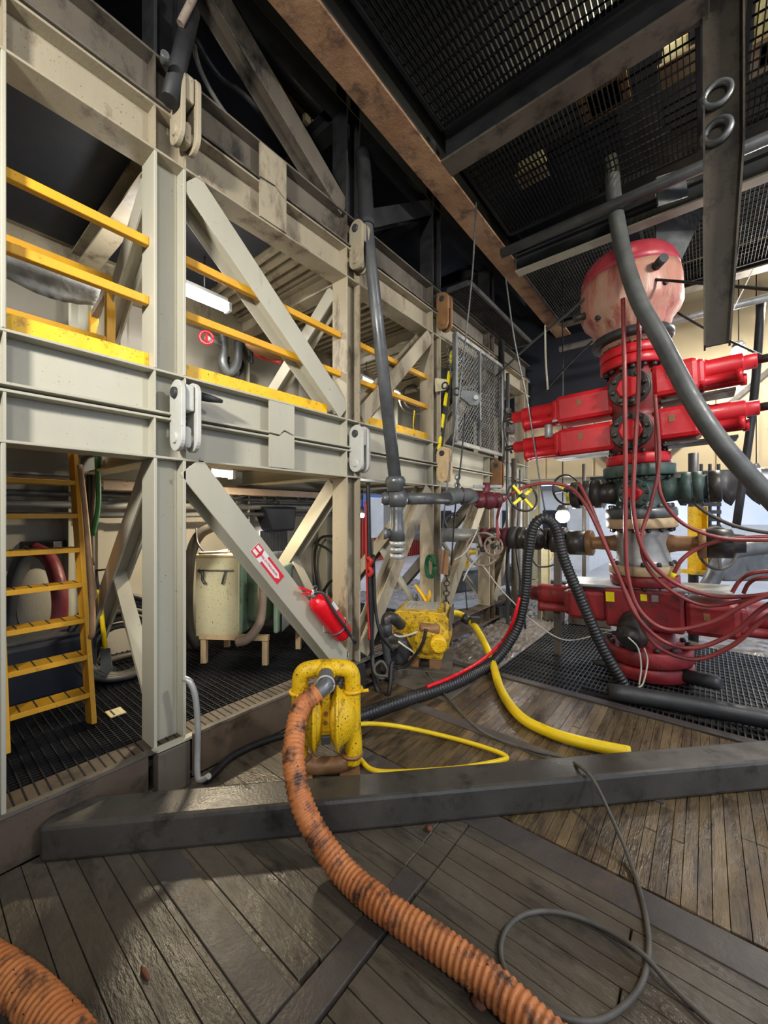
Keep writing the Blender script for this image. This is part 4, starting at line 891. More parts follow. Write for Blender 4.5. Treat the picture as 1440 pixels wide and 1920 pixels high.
# ================================================================== YELLOW ENGINE
EP = at(789, 1250, z=0.0); ea = TH - 0.25
ER = V((math.cos(ea), math.sin(ea), 0)); EF = V((-math.sin(ea), math.cos(ea), 0))
E_ = lambda r, f_, z: EP + ER * r + EF * f_ + V((0, 0, z * .9))
t = thing('motor_pump', 'dirty yellow engine driven pump with mesh top standing on wet mats', 'pump', EP)
part('skid_base', MB().box(E_(0, .12, .03), (.72, .75, .06), ea), 'frame_dark', t, bevel=.006)
part('mount_block', MB().box(E_(-.06, -.08, .12), (.12, .16, .13), ea), 'iron_brown', t, bevel=.006)
part('mount_block', MB().box(E_(.18, -.08, .12), (.12, .16, .13), ea), 'iron_brown', t, bevel=.006)
hs = part('housing', MB().poly([E_(-.33, .45, .30), E_(-.33, .45, .68), E_(-.25, .45, .74), E_(.27, .45, .74), E_(.33, .45, .66), E_(.33, .45, .30)], -EF, .55), 'yellow_grime', t, bevel=.012)
gm = MB()
for i in range(8): gm.bar(E_(-.2 + i * .055, .02, .745), E_(-.2 + i * .055, .40, .745), .012, .012)
for i in range(7): gm.bar(E_(-.2, .02 + i * .063, .747), E_(.19, .02 + i * .063, .747), .010, .010)
part('mesh_top', gm, 'steel_pale', hs, kind='stuff')
for a in ((-.12, .42), (.28, .0)):
    part('lifting_eye', MB().ring(E_(a[0], a[1], .80), ER, .035, .011, 20, 8).cyl(E_(a[0], a[1], .73), E_(a[0], a[1], .77), .013, 8), 'frame_dark', hs)
part('gear_case', MB().lathe(E_(.1, -.08, .42), -EF, [(.24, 0), (.24, .05), (.19, .08), (.15, .14), (.1, .16)], 24), 'yellow_grime', t)
part('oil_filter', MB().lathe(E_(.22, -.2, .42), -EF + ER * .2, [(.085, 0), (.09, .02), (.09, .14), (.07, .16)], 18), 'yellow_pump', t)
part('starter', MB().lathe(E_(.02, -.18, .56), ER, [(.05, 0), (.06, .03), (.06, .2), (.04, .22)], 14), 'iron_brown', t)
part('crank_case', MB().box(E_(.1, -.1, .26), (.34, .16, .16), ea), 'yellow_grime', t, bevel=.03)
part('pump_casing', MB().lathe(E_(-.33, .05, .5), -ER + EF * -.3, [(.15, 0), (.16, .05), (.13, .1), (.08, .14)], 18), 'cream_iron', t)
part('volute', MB().lathe(E_(-.28, -.05, .24), -EF, [(.19, 0), (.2, .05), (.2, .1), (.14, .14)], 24), 'rubber', t)
part('hose_elbow', MB().tube(dpath([(752, 1172, 4.45), (738, 1160, 4.35), (724, 1160, 4.3), (721, 1185, 4.28)]), .062, 14), 'valve', t)
part('hose_union', MB().lathe(at(721, 1168, d=4.28), V((0.02, 0, -1)), [(.06, 0), (.085, .01), (.085, .12), (.06, .14)], 10), 'rubber', t)
part('drop_hose', MB().tube(dpath([(721, 1190, 4.28), (725, 1225, 4.26), (731, 1265, 4.24), (732, 1288, 4.22), (722, 1298, 4.2), (708, 1290, 4.2), (703, 1262, 4.2)]), .042, 12), 'rubber', t)
part('fuel_line', MB().tube([E_(-.36, -.06, .46), E_(-.22, -.2, .44), E_(-.05, -.22, .5), E_(.06, -.2, .56)], .012, 8), 'cable_white', t)
part('fuel_line', MB().tube([E_(-.36, -.06, .42), E_(-.2, -.2, .36), E_(-.08, -.2, .28), E_(0, -.2, .22)], .010, 8), 'cable_white', t)
part('oil_line', MB().tube([E_(.1, -.26, .58), E_(.06, -.27, .4), E_(-.05, -.24, .2), E_(-.16, -.24, .08), E_(-.3, -.25, .05)], .018, 8), 'cable_black', t)
part('yellow_handle', MB().tube([E_(.0, .45, .74), E_(-.06, .5, .82), E_(-.16, .55, .95)], .022, 8).tube([E_(.02, .45, .74), E_(.06, .5, .95)], .024, 8), 'yellow', t)
part('side_panel', MB().box(E_(.34, .2, .62), (.02, .5, .2), ea), 'frame_dark', t)

# hanging cables by the extinguisher column
CAB = [('black cable bundle hanging beside the extinguisher column', [(690, 905, 4.0), (692, 1000, 4.0), (694, 1120, 4.0), (698, 1230, 4.02), (706, 1290, 4.0), (728, 1302, 3.9), (735, 1240, 4.0)], .022, 'cable_black'),
       ('grey cable looping low beside the yellow engine', [(697, 1010, 4.05), (699, 1150, 4.05), (700, 1250, 4.0), (716, 1272, 3.95), (727, 1258, 4.0), (716, 1240, 4.05), (702, 1250, 4.0), (706, 1265, 3.95), (727, 1268, 3.95)], .016, 'cable'),
       ('thin red cable hanging beside the black bundle', [(686, 940, 4.0), (687, 1040, 4.0), (690, 1140, 4.0), (693, 1200, 4.0)], .012, 'red_cable'),
       ('black cable slanting from the column to the engine', [(700, 1040, 4.02), (704, 1140, 4.02), (715, 1190, 4.0), (738, 1222, 4.1)], .016, 'cable_black'),
       ('orange red knot of rags on the hanging cables', [(690, 1045, 3.98), (696, 1052, 3.96), (692, 1062, 3.98), (697, 1072, 3.97), (691, 1080, 3.98)], .026, 'red_cable'),
       ('black cable hanging over the back wall in the second bay', [(635, 1005, 6.0), (600, 1010, 6.2), (590, 1050, 6.3), (600, 1110, 6.3), (620, 1090, 6.2), (640, 1088, 6.1)], .022, 'cable_black'),
       ('white tipped cable crossing behind the extinguisher column', [(590, 1018, 5.9), (615, 1030, 5.7), (640, 1052, 5.5)], .02, 'cable_black')]
for lab, L, r, m in CAB: solo('hanging_cable', MB().tube(dpath(L), r, 8, 8), m, lab, 'cable', 'hanging cables')
t = thing('green_rope', 'green coiled rope hung on the column behind the engine', 'rope', at(807, 1085, d=4.9))
for k in range(4):
    rr = V((CS, SN, 0)); c = at(805 + k * 1.5, 1062, d=4.86 + .012 * k)
    P = [c + rr * (0.05 * math.cos(a)) + Zv * (0.14 * math.sin(a)) for a in [2 * PI * i / 20 for i in range(21)]]
    part('rope_turn', MB().tube(P, .012, 8, smooth=False, closed=True), 'green_cable', t)
part('rope_tie', MB().tube([at(800, 1045, d=4.82), at(808, 1050, d=4.8), at(816, 1060, d=4.84)], .012, 8), 'green_cable', t)
solo('mud_flap', MB().poly([at(822, 1030, d=4.95), at(842, 1032, d=4.95), at(840, 1078, d=4.95), at(824, 1076, d=4.95)], -CAMD, .02), 'iron_brown', 'small dark brown rag hanging beside the green rope', 'rag')

# ================================================================== THINGS INSIDE THE FRAME BAYS
# heater cabinet on legs
HP = at(430, 1245, z=0.302); ha = TH - 0.08
HR = V((math.cos(ha), math.sin(ha), 0)); HF = V((-math.sin(ha), math.cos(ha), 0))
H_ = lambda r, f_, z: HP + HR * r + HF * f_ + V((0, 0, z))
t = thing('heater_cabinet', 'cream and green heater cabinet on legs behind the long lower brace', 'cabinet', HP)
dr = part('door', MB().box(H_(-.12, 0, .67), (.44, .03, .80), ha), 'cream', t, bevel=.006)
part('latch_bar', MB().cyl(H_(-.31, -.03, .93), H_(.06, -.03, .93), .008, 8), 'frame_dark', dr)
part('latch', MB().tube([H_(-.30, -.03, .93), H_(-.25, -.05, .90), H_(-.25, -.05, .84), H_(-.22, -.05, .80)], .014, 8), 'rubber', dr)
part('latch', MB().tube([H_(-.02, -.03, .93), H_(-.03, -.05, .88), H_(-.05, -.05, .80)], .010, 8), 'rubber', dr)
part('body', MB().box(H_(-.1, .32, .67), (.42, .58, .78), ha), 'green_tank', t, bevel=.02)
part('green_tank', MB().lathe(H_(.2, .28, .36), Zv, [(.08, 0), (.14, .03), (.15, .1), (.15, .3), (.13, .4), (.15, .44), (.15, .6), (.12, .68)], 20), 'green_tank', t)
part('vent_pipe', MB().tube([H_(.30, .05, .90), H_(.33, .02, .82), H_(.33, .0, .55), H_(.31, -.03, .40), H_(.22, -.08, .28), H_(.12, -.1, .25)], .045, 12), 'dull_pipe', t)
part('end_panel', MB().box(H_(.45, .3, .62), (.05, .5, .65), ha), 'green_tank', t, bevel=.02)
part('chute', MB().poly([H_(.5, .1, .5), H_(.72, .1, .62), H_(.72, .1, .54), H_(.5, .1, .30)], HF, .4), 'steel', t)
for a in ((-.27, .02), (.36, .02), (.55, .5), (-.27, .5)):
    part('leg', MB().box(H_(a[0], a[1], .13), (.055, .05, .27), ha), 'cream_iron', t, bevel=.004)
part('rail', MB().bar(H_(-.3, 0, .27), H_(.4, 0, .27), .05, .05), 'cream_iron', t)
part('top_lid', MB().box(H_(-.1, .3, 1.075), (.46, .66, .02), ha), 'cream_iron', t, bevel=.004)
part('top_pipe', MB().tube([H_(-.3, -.02, 1.10), H_(-.05, 0, 1.11), H_(.1, .05, 1.12)], .014, 8), 'steel_pale', t)
solo('curved_duct', MB().tube(dpath([(405, 985, 4.3), (375, 1002, 4.3), (358, 1040, 4.3), (352, 1110, 4.3), (355, 1180, 4.3), (372, 1215, 4.3)]), .055, 14), 'coil', 'bent flexible duct rising behind the cream heater cabinet', 'duct')
solo('hanging_cable', MB().tube(dpath([(368, 990, 4.25), (372, 1020, 4.2), (395, 1042, 4.1), (425, 1036, 4.0), (432, 1025, 4.0)]), .012, 8), 'cable_black', 'black cable drooping over the top of the heater cabinet', 'cable', 'hanging cables')
# red arrow sign on the long lower brace
d0 = V((XF - .012, COLY[1] + .13, 2.12)); d1 = V((XF - .012, COLY[2] - .13, 0.36)); dd = (d1 - d0).normalized(); dn = V((0, -dd.z, dd.y))
sc_ = at(498, 1062, X=XF); sc_.x = XF + .0125 - .012
k0 = d0 + dd * ((sc_ - d0).dot(dd)); k0.x = XF - .0045 + 0.005
t = thing('arrow_sign', 'white sticker with red arrow bars on the long lower brace', 'sign', k0)
SX = V((1, 0, 0))
def spoly(pts, m, lift): return MB().poly([k0 + dd * a + dn * b + SX * lift for a, b in pts], SX, .0015)
part('backing', spoly([(-.19, -.048), (.19, -.048), (.19, .048), (-.19, .048)], None, .001), 'white', t)
part('icon_square', spoly([(-.188, -.046), (-.11, -.046), (-.095, 0), (-.11, .046), (-.188, .046)], None, .003), 'sign_red', t)
part('icon_mark', spoly([(-.18, .008), (-.125, .008), (-.125, .034), (-.18, .034)], None, .005), 'white', t)
part('icon_mark', spoly([(-.18, -.034), (-.125, -.034), (-.125, -.008), (-.18, -.008)], None, .005), 'white', t)
part('arrow_bar', spoly([(-.04, .026), (.10, .026), (.10, .046), (-.04, .046)], None, .003), 'sign_red', t)
part('arrow_bar', spoly([(-.06, -.046), (.10, -.046), (.10, -.026), (-.06, -.026)], None, .003), 'sign_red', t)
part('arrow_bar', spoly([(.10, -.046), (.188, -.046), (.188, .046), (.10, .046), (.10, .026), (.128, .026), (.17, 0), (.128, -.026), (.10, -.026)], None, .003), 'sign_red', t)
def text_mesh(body, size):
    cu = bpy.data.curves.new('lettering', 'FONT'); cu.body = body; cu.size = size; cu.align_x = 'CENTER'; cu.align_y = 'CENTER'; cu.extrude = 0.0006
    ob = bpy.data.objects.new('lettering', cu); COL.objects.link(ob); dg = bpy.context.evaluated_depsgraph_get(); dg.update()
    me = bpy.data.meshes.new_from_object(ob.evaluated_get(dg)); bpy.data.objects.remove(ob); return me
me = text_mesh('FIRE EXTINGUISHER', .026); me.materials.clear(); me.materials.append(M('sign_red'))
o = bpy.data.objects.new('lettering', me); COL.objects.link(o); o.parent = t
mm = Matrix((dd, dn, SX)).transposed().to_4x4(); mm.translation = dd * .015 + SX * .004; o.matrix_local = mm
# fire extinguisher
xa, xb = at(590, 1118, X=-2.63), at(643, 1188, X=-2.63); ed = (xb - xa).normalized(); en = V((1, 0, 0))
t = thing('fire_extinguisher', 'red fire extinguisher strapped slanting on the long lower brace', 'fire extinguisher', xb)
L_ = (xb - xa).length
cy = part('cylinder', MB().lathe(xa, ed, [(.03, 0.0), (.05, .02), (.085, .05), (.095, .08), (.095, L_ - .02), (.088, L_)], 28), 'red_ext', t)
part('label_patch', MB().frame(xa + ed * .2 + V((.085, .03, .05)), ed, V((0, .86, .5)), V((.9, 0, .43)), .05, .016, .003), 'white', cy)
part('valve_head', MB().lathe(xa, -ed, [(.03, 0), (.03, .05), (.02, .06)], 14), 'steel_pale', t)
part('lever', MB().bar(xa - ed * .06, xa - ed * .05 + V((0, -.13, .06)), .02, .025), 'red_ext', t)
part('lever', MB().bar(xa - ed * .03, xa - ed * .03 + V((0, -.11, .02)), .015, .025), 'red_ext', t)
part('pin_ring', MB().ring(xa - ed * .06 + V((.03, .02, .03)), (1, 0, 0), .022, .004, 16, 6), 'steel', t)
part('discharge_hose', MB().tube([xa - ed * .04 + en * .02, xa + en * .09 + V((0, .02, .03)), xa + ed * (L_ * .4) + en * .12 + V((0, .0, 0)), xa + ed * (L_ * .8) + en * .115, xb + en * .10 + ed * .02], .013, 10), 'rubber', t)
part('nozzle', MB().cyl(xb + en * .10, xb + en * .10 + ed * .1, .014, 10, .02), 'rubber', t)
part('bracket', MB().ring(xa + ed * (L_ * .78), ed, .10, .008, 30, 6), 'steel', t)
part('bracket_foot', MB().box((XF - .03, xa.y + ed.y * L_ * .78 - .08, xa.z + ed.z * L_ * .78 - .02), (.08, .06, .06)), 'frame', t, bevel=.005)
# exhaust fan louver on the back wall
FX = -4.86
t = thing('exhaust_fan', 'dark exhaust fan hood with bright daylit louvres on the back wall', 'fan', at(515, 1000, X=FX))
f0, f1 = at(492, 995, X=FX + .05), at(537, 1032, X=FX + .05)
part('opening', MB().ext(FX - .02, FX, f0.y, f1.y, f1.z, f0.z), 'daylit', t)  # solid pane glows in place of daylight between the louvres
for i in range(12):
    yy = f0.y + (f1.y - f0.y) * i / 11; part('louvre', MB().box((FX + .03, yy, (f0.z + f1.z) / 2), (.05, .03 if i % 2 else .018, f0.z - f1.z), 0), 'rubber', t)
h0, h1 = at(480, 950, X=FX + .1), at(542, 994, X=FX + .1)
part('hood', MB().poly([(FX, h0.y, h0.z), (FX, h1.y, h0.z), (FX, h1.y - .05, h1.z), (FX, h0.y + .15, h1.z)], (1, 0, 0), .3), 'navy', t, bevel=.03)
part('lower_cowl', MB().sphere(at(540, 1050, X=FX + .25), .14, 16, 10, (1, 1, .8)), 'navy', t)
# cable tray and pipes along the back wall of the lower bay
for i, (z, r, m, lab) in enumerate(((1.98, .03, 'steel', 'upper conduit pipe along the back wall of the lower bay'), (1.88, .035, 'steel_pale', 'middle shiny conduit pipe along the back wall'), (1.78, .03, 'steel', 'lower dark conduit pipe along the back wall'), (2.12, .022, 'dull_pipe', 'thin conduit just under the lower deck'))):
    solo('conduit_pipe', MB().tube([(-4.72 + .03 * i, -1.1, z), (-4.72 + .03 * i, 4.8, z)], r, 12, smooth=False), m, lab, 'pipe', 'conduits on the back wall')
t = thing('cable_tray', 'cable tray with drooping cables high on the back wall', 'cable tray', (-4.5, 2.6, 2.05))
part('tray', MB().channel((-4.5, 1.2, 2.06), (-4.5, 4.8, 2.06), .3, .08, up=(1, 0, 0)), 'dull_pipe', t)
for k in range(6):
    yy = 1.4 + k * .5
    part('cable', MB().tube([(-4.4, yy, 2.1), (-4.38, yy + .12, 1.98 - .05 * (k % 2)), (-4.4, yy + .3, 2.02), (-4.42, yy + .5, 2.1)], .018, 8), 'cable_black', t)
# hose coil on the platform
t = thing('hose_coil', 'big coil of black hose lying on the platform behind the near column', 'hose', at(232, 1260, z=.31))
cc = at(222, 1215, X=-4.1)
for k in range(9):
    R = .22 + .035 * (k % 5); c = V((cc.x - .05 * (k // 5), cc.y, .36 + R + .0)) + V((.03 * (k % 3), .02 * (k % 4), 0))
    part('coil_turn', MB().ring(V((c.x, c.y, .34 + R)), V((.8, -.25 + .03 * k, .25)), R, .026, 40, 8), 'coil', t)
solo('hose_pile', MB().tube([(-4.4, .95, .36), (-4.2, 1.1, .34), (-4.0, 1.35, .34), (-4.2, 1.6, .35), (-4.5, 1.5, .36), (-4.4, 1.2, .38), (-4.1, 1.2, .40)], .035, 10), 'coil', 'loose black hose lying on the platform under the coil', 'hose')
# dark hoses hung behind the ladder
for i, (L, m, r, lab) in enumerate((
    ([(62, 1030, 3.6), (40, 1060, 3.55), (26, 1110, 3.5), (22, 1180, 3.5), (30, 1250, 3.5)], 'rubber', .07, 'thick black hose hanging left behind the ladder'),
    ([(62, 1028, 3.5), (90, 1045, 3.5), (108, 1090, 3.45), (112, 1150, 3.45), (95, 1215, 3.45)], 'valve_red', .06, 'dark red hose hanging right behind the ladder'),
    ([(15, 1180, 3.4), (40, 1210, 3.4), (80, 1230, 3.5), (130, 1250, 3.5)], 'dull_pipe', .045, 'brown hose sagging low behind the ladder'))):
    solo('hung_hose', MB().tube(dpath(L), r, 12), m, lab, 'hose', 'hoses hung behind the ladder')
t = thing('hose_hanger', 'dark wall hanger for the hoses behind the ladder', 'hanger', at(65, 1020, d=4.0))
part('bracket', MB().box(at(68, 1022, d=3.75), (.5, .2, .08), TH), 'rubber', t, bevel=.01)
part('hook', MB().cyl(at(70, 1035, d=3.9), at(70, 1052, d=3.85), .012, 8), 'steel_pale', t)
t = thing('insulation_pad', 'pale oval insulation pad hanging between the hoses behind the ladder', 'pad', at(66, 1120, d=4.1))
part('pad', MB().sphere(at(66, 1125, d=3.6), .18, 20, 14, (.45, .9, 1.6)), 'wall', t)
t = thing('sump_tank', 'black square tank on the floor behind the ladder foot', 'tank', at(80, 1300, z=.31))
part('tank', MB().box((-4.35, .7, .55), (.6, .75, .45)), 'navy', t, bevel=.03); part('tank_lid', MB().box((-4.35, .7, .79), (.5, .6, .03)), 'rubber', t, bevel=.008)
# shovel and green cables beside ladder
SP = at(190, 1080, d=3.3)
t = thing('shovel', 'shovel with black D handle and yellow shaft leaning by the ladder', 'shovel', at(188, 1200, d=3.2))
g0, g1 = at(190, 1092, d=3.3), at(186, 1105, d=3.3)
rgt = V((CS, SN, 0))
part('grip', MB().tube([g1 + Zv * -.01, g0 - rgt * .035 + Zv * .02, g0 - rgt * .04 + Zv * .10, g0 + rgt * .05 + Zv * .11, g0 + rgt * .045 + Zv * .03, g1 + rgt * .015 + Zv * -.01], .012, 8, smooth=False), 'rubber', t)
part('shaft', MB().cyl(g1, at(197, 1215, d=3.35), .018, 10), 'yellow_hose', t)
part('blade', MB().poly([at(188, 1215, d=3.36), at(206, 1215, d=3.36), at(210, 1255, d=3.38), at(200, 1268, d=3.38), at(188, 1256, d=3.38)], -CAMD, .008), 'steel', t)
for i, (L, m, lab) in enumerate((
    ([(182, 855, 3.3), (184, 900, 3.3), (184, 950, 3.3), (174, 1003, 3.3)], 'green_cable', 'green cable hanging beside the ladder top'),
    ([(167, 890, 3.32), (168, 940, 3.32), (170, 1000, 3.32), (172, 1050, 3.32)], 'cable_black', 'black cable hanging beside the green cable'),
    ([(178, 890, 3.34), (176, 930, 3.34), (172, 1000, 3.3), (173, 1060, 3.3)], 'cable', 'grey cable hanging between the green and black cables'))):
    solo('hanging_cable', MB().tube(dpath(L), .02, 8), m, lab, 'cable', 'hanging cables')
t = thing('floor_light_strip', 'pale square floor plate beside the ladder foot', 'plate', at(205, 1330, z=.305))
part('plate', MB().box((-3.42, 1.02, .309), (.13, .1, .008)), 'cream', t); part('slot', MB().box((-3.42, 1.0, .3145), (.1, .01, .003)), 'rubber', t)  # flat cream plate with a dark slot

# upper bay: standpipe manifold with red wheel, cables, cloth
t = thing('wall_valve', 'grey valve with small red wheel on the upper back wall', 'valve', at(410, 640, X=-4.7))
part('pipe', MB().tube([at(415, 615, X=-4.6), at(420, 650, X=-4.6), at(418, 680, X=-4.6), at(430, 700, X=-4.6), at(445, 680, X=-4.6), at(447, 640, X=-4.6)], .055, 12), 'steel', t)
part('bonnet', MB().cyl(at(388, 634, X=-4.4), at(412, 645, X=-4.6), .03, 10), 'steel_pale', t)
part('red_wheel', MB().ring(at(387, 633, X=-4.38), (1, -.5, 0), .07, .014, 24, 8), 'red_ext', t)
part('wheel_spoke', MB().bar(at(387, 627, X=-4.38), at(387, 640, X=-4.38), .02, .02, up=(1, 0, 0)), 'red_ext', t)
part('lower_pipe', MB().tube([at(437, 690, X=-4.65), at(436, 740, X=-4.65)], .05, 12, smooth=False), 'frame_dark', t)
part('clamp', MB().lathe(at(436, 690, X=-4.65), lo, [(.08, 0), (.09, .03), (.08, .1), (.06, .12), (.085, .16)], 14), 'valve', t)
for i, (L, m, lab) in enumerate((
    ([(340, 668, 5.4), (356, 665, 5.3), (360, 620, 5.2), (372, 605, 5.2), (372, 640, 5.2), (395, 675, 5.2), (430, 682, 5.2), (448, 660, 5.2)], 'rubber', 'black hose looping under the wall valve in the upper bay'),
    ([(357, 700, 5.3), (357, 640, 5.3), (368, 612, 5.3), (376, 600, 5.3)], 'rubber_grey', 'ribbed grey hose rising left of the wall valve'),
    ([(430, 670, 5.2), (424, 695, 5.2), (440, 705, 5.2), (456, 690, 5.2), (450, 668, 5.2)], 'cable_black', 'thin black cable ring below the wall valve'),
    ([(455, 645, 5.2), (462, 665, 5.2), (472, 680, 5.2), (470, 655, 5.2)], 'rubber', 'short black hose right of the wall valve'),
    ([(342, 590, 5.0), (352, 630, 5.0)], 'rubber', 'short black hose beside the near column in the upper bay'))):
    solo('wall_hose', MB().tube(dpath(L), .022, 8), m, lab, 'hose', 'hoses around the wall valve')
solo('rag_bundle', MB().sphere(at(505, 660, X=-4.2), .22, 14, 8, (.5, 1.5, .35)), 'iron_brown', 'brown rag bundle with red rope behind the upper brace', 'rags')
solo('red_rope', MB().tube(dpath([(478, 660, 5.0), (490, 670, 5.0), (510, 674, 5.0), (525, 680, 5.0)]), .03, 8), 'red_cable', 'red rope lying under the brown rag bundle', 'rope')
# sheet slung above guard rail in the first upper bay
sh = MB(); vs = []; fs = []
P0, P1 = at(8, 462, X=-3.9), at(190, 540, X=-3.9)
for j in range(5):
    for i in range(15):
        p = P0.lerp(P1, i / 14); sag = math.sin(PI * i / 14) * .05
        vs.append(p + V((-.04 * j + random.uniform(-.012, .012), 0, -.035 * j * (1 - .3 * i / 14) - sag * j / 4 + random.uniform(-.008, .008))))
for j in range(4):
    for i in range(14): a = j * 15 + i; fs.append((a, a + 1, a + 16, a + 15))
sh.add(vs, fs, True)
o = solo('slung_sheet', sh, 'cloth', 'crumpled grey sheet slung under the ceiling of the first upper bay', 'sheet')
o.modifiers.new('solid', 'SOLIDIFY').thickness = .006
solo('coiled_wire', MB().ring(at(775, 745, X=-4.2), (1, -.4, 0), .22, .018, 30, 6), 'cable', 'coil of grey wire hung in the bay behind the hanging pipe', 'wire')
solo('coiled_wire', MB().ring(at(773, 752, X=-4.15), (1, -.5, .1), .26, .014, 30, 6), 'cable', 'looser outer coil of grey wire in the same bay', 'wire')
solo('yellow_cable', MB().tube(dpath([(778, 770, 6.3), (776, 800, 6.3), (782, 815, 6.3)]), .015, 8), 'yellow_hose', 'yellow cable hanging from the coiled wire', 'cable')

# ---- lamps
def tube_lamp(label, p0, p1, e, m='tube_glow', r=.05, col=(1, .97, .9)):
    t = thing('tube_lamp', label, 'lamp', (p0 + p1) / 2, 'lamps in the frame bays')
    part('lamp_body', MB().bar(p0 + V((0, 0, r + .02)), p1 + V((0, 0, r + .02)), .04, .07), 'white', t, bevel=.006)
    part('lamp_tube', MB().cyl(p0, p1, r, 12), m, t)
    part('end_cap', MB().bar(p0 - (p1 - p0).normalized() * .03, p0, .09, .1), 'white', t); part('end_cap', MB().bar(p1, p1 + (p1 - p0).normalized() * .03, .09, .1), 'white', t)
    part('hanger', MB().cyl((p0 + p1) / 2 + V((0, 0, r)), (p0 + p1) / 2 + V((0, 0, .42)), .008, 6), 'steel', t)
    l = bpy.data.lights.new('tube_light', 'AREA'); l.energy = e; l.color = col; l.shape = 'RECTANGLE'; l.size = (p1 - p0).length; l.size_y = .08
    o = bpy.data.objects.new('tube_light', l); COL.objects.link(o); o.location = (p0 + p1) / 2 + V((0, 0, -r - .01)); o.rotation_euler = (0, 0, math.atan2((p1 - p0).y, (p1 - p0).x))
tube_lamp('bright white tube lamp in the upper bay right of the near column', at(338, 540, X=-3.9), at(425, 577, X=-3.9), 38)
tube_lamp('warm lamp under the lower deck beside the long brace', at(392, 886, X=-3.9), at(432, 890, X=-3.9), 55, 'warm_glow', .035, (1, .85, .6))
tube_lamp('left of two small tube lamps behind the hanging pipe', at(676, 712, X=-4.3), at(698, 722, X=-4.3), 20)
tube_lamp('right of two small tube lamps behind the hanging pipe', at(735, 737, X=-4.3), at(746, 742, X=-4.3), 20)
def bulb_lamp(label, p, e, r=.05, m='tube_glow', drop=.4, col=(1, .97, .92)):
    t = thing('bulb_lamp', label, 'lamp', p, 'work lamps')
    part('bulb', MB().sphere(p, r, 16, 10), m, t)
    part('socket', MB().lathe(p + V((0, 0, r * .8)), Zv, [(r * .8, 0), (r * .9, .03), (r * .5, .09)], 14), 'steel', t)
    part('cord', MB().cyl(p + V((0, 0, r + .06)), p + V((0, 0, r + drop)), .008, 6), 'cable_black', t)
    lamp_point(p - V((0, 0, r + .03)) + CAMD * (r * .5), e, col, r)
bulb_lamp('small bare bulb beside the near column in the first upper bay', at(261, 498, X=-3.7), 16)
bulb_lamp('glaring work lamp hanging behind the ribbed hose arch', at(1055, 968, d=5.9), 60, .10, drop=3.45)
bulb_lamp('bright lamp on the windwall above the right arms', at(1385, 660, d=6.4), 90, .10, drop=2.15)
bulb_lamp('small bright lamp at the right edge below the thick hose', at(1418, 884, d=6.75), 40, .06, drop=4.0)
bulb_lamp('small lamp left of the tee on the extinguisher column', at(679, 966, d=5.0), 10, .03, drop=.3)
for i, (p, tg, e, col) in enumerate(UNSEEN_FLOODS):  # housings for the unseen floods, all but the first added as fill
    p = V(p); d_ = (V(tg) - V(p)).normalized()
    t = thing('floodlight', ['floodlight housing high behind the camera', 'floodlight housing high on the right side', 'floodlight housing over the near wooden mats', 'floodlight housing near the far windwall'][i], 'lamp', p - d_ * .1)
    part('housing', MB().lathe(p - d_ * .16, d_, [(.12, 0), (.2, .05), (.26, .12)], 4), 'steel', t)
    part('yoke', MB().tube([p - d_ * .1 + V((.2, 0, 0)), p - d_ * .1 + V((.15, 0, .3)), p - d_ * .1 + V((0, 0, .35)), p - d_ * .1 + V((0, 0, 6.6 - p.z + .05))], .02, 8, smooth=False), 'steel', t)

# ---- mesh screen, sheave, striped ladder above the far deck
xs_ = -2.62
t = thing('mesh_screen', 'tall framed wire mesh screen standing on the far deck beams', 'screen', (xs_, 5.5, 2.72))
ys, ye, zs, ze = 4.74, 6.28, 2.76, 4.22
for yy, w in ((ys, .07), (5.46, .05), (ye, .06)): part('frame_post', MB().ext(xs_ - .03, xs_ + .03, yy - w / 2, yy + w / 2, zs, ze), 'steel', t, bevel=.006)
for zz in (zs, ze): part('frame_rail', MB().ext(xs_ - .025, xs_ + .025, ys, ye, zz - .025, zz + .025), 'steel_pale', t)
part('frame_brace', MB().bar((xs_ - .04, ys + .05, zs), (xs_ - .04, 5.46, 3.7), .05, .04, up=(1, 0, 0)), 'steel', t)
part('frame_brace', MB().bar((xs_ - .04, ys + .05, 3.5), (xs_ - .04, 5.46, 3.7), .04, .04, up=(1, 0, 0)), 'steel', t)
g = MB(); st_ = .075; n = int((ye - ys) / st_); Hh = ze - zs
for k in (-1, 1):
    y0_ = ys - Hh
    while y0_ < ye:
        a = y0_; b = y0_ + Hh
        lo_, hi_ = max(a, ys), min(b, ye)
        if hi_ > lo_:
            z_a, z_b = zs + (lo_ - a), zs + (hi_ - a)
            if k < 0: z_a, z_b = zs + ze - z_a, zs + ze - z_b
            g.bar((xs_ + k * .002, lo_, z_a), (xs_ + k * .002, hi_, z_b), .005, .012, up=(1, 0, 0))
        y0_ += st_
part('wire_mesh', g, 'steel', t, kind='stuff')
solo('stored_panel', MB().box((-3.05, 5.45, 3.35), (.06, 1.3, 1.2)), 'frame_black', 'dark stored panel standing behind the mesh screen', 'panel', bevel=.01)  # black panel added to make the background of the mesh dark
t = thing('sheave_block', 'grey flat sheave block hanging in front of the mesh screen', 'pulley', at(872, 745, d=4.7))
c = at(880, 750, d=4.7); pn = CAMD + V((.2, 0, 0))
part('cheek_plate', MB().poly([c + rgt * a + Zv * b for a, b in ((-.13, .08), (-.10, .11), (.05, .10), (.11, .05), (.12, -.02), (.08, -.08), (.0, -.08), (-.12, .02))], pn, .05), 'steel', t, bevel=.008)
part('axle', MB().disc(c + rgt * .05 + Zv * .01 + pn.normalized() * .05, pn, .03, .03, 14), 'steel_pale', t)
part('shackle', MB().ring(c - rgt * .15 + Zv * .10, pn, .04, .012, 20, 8), 'valve', t)
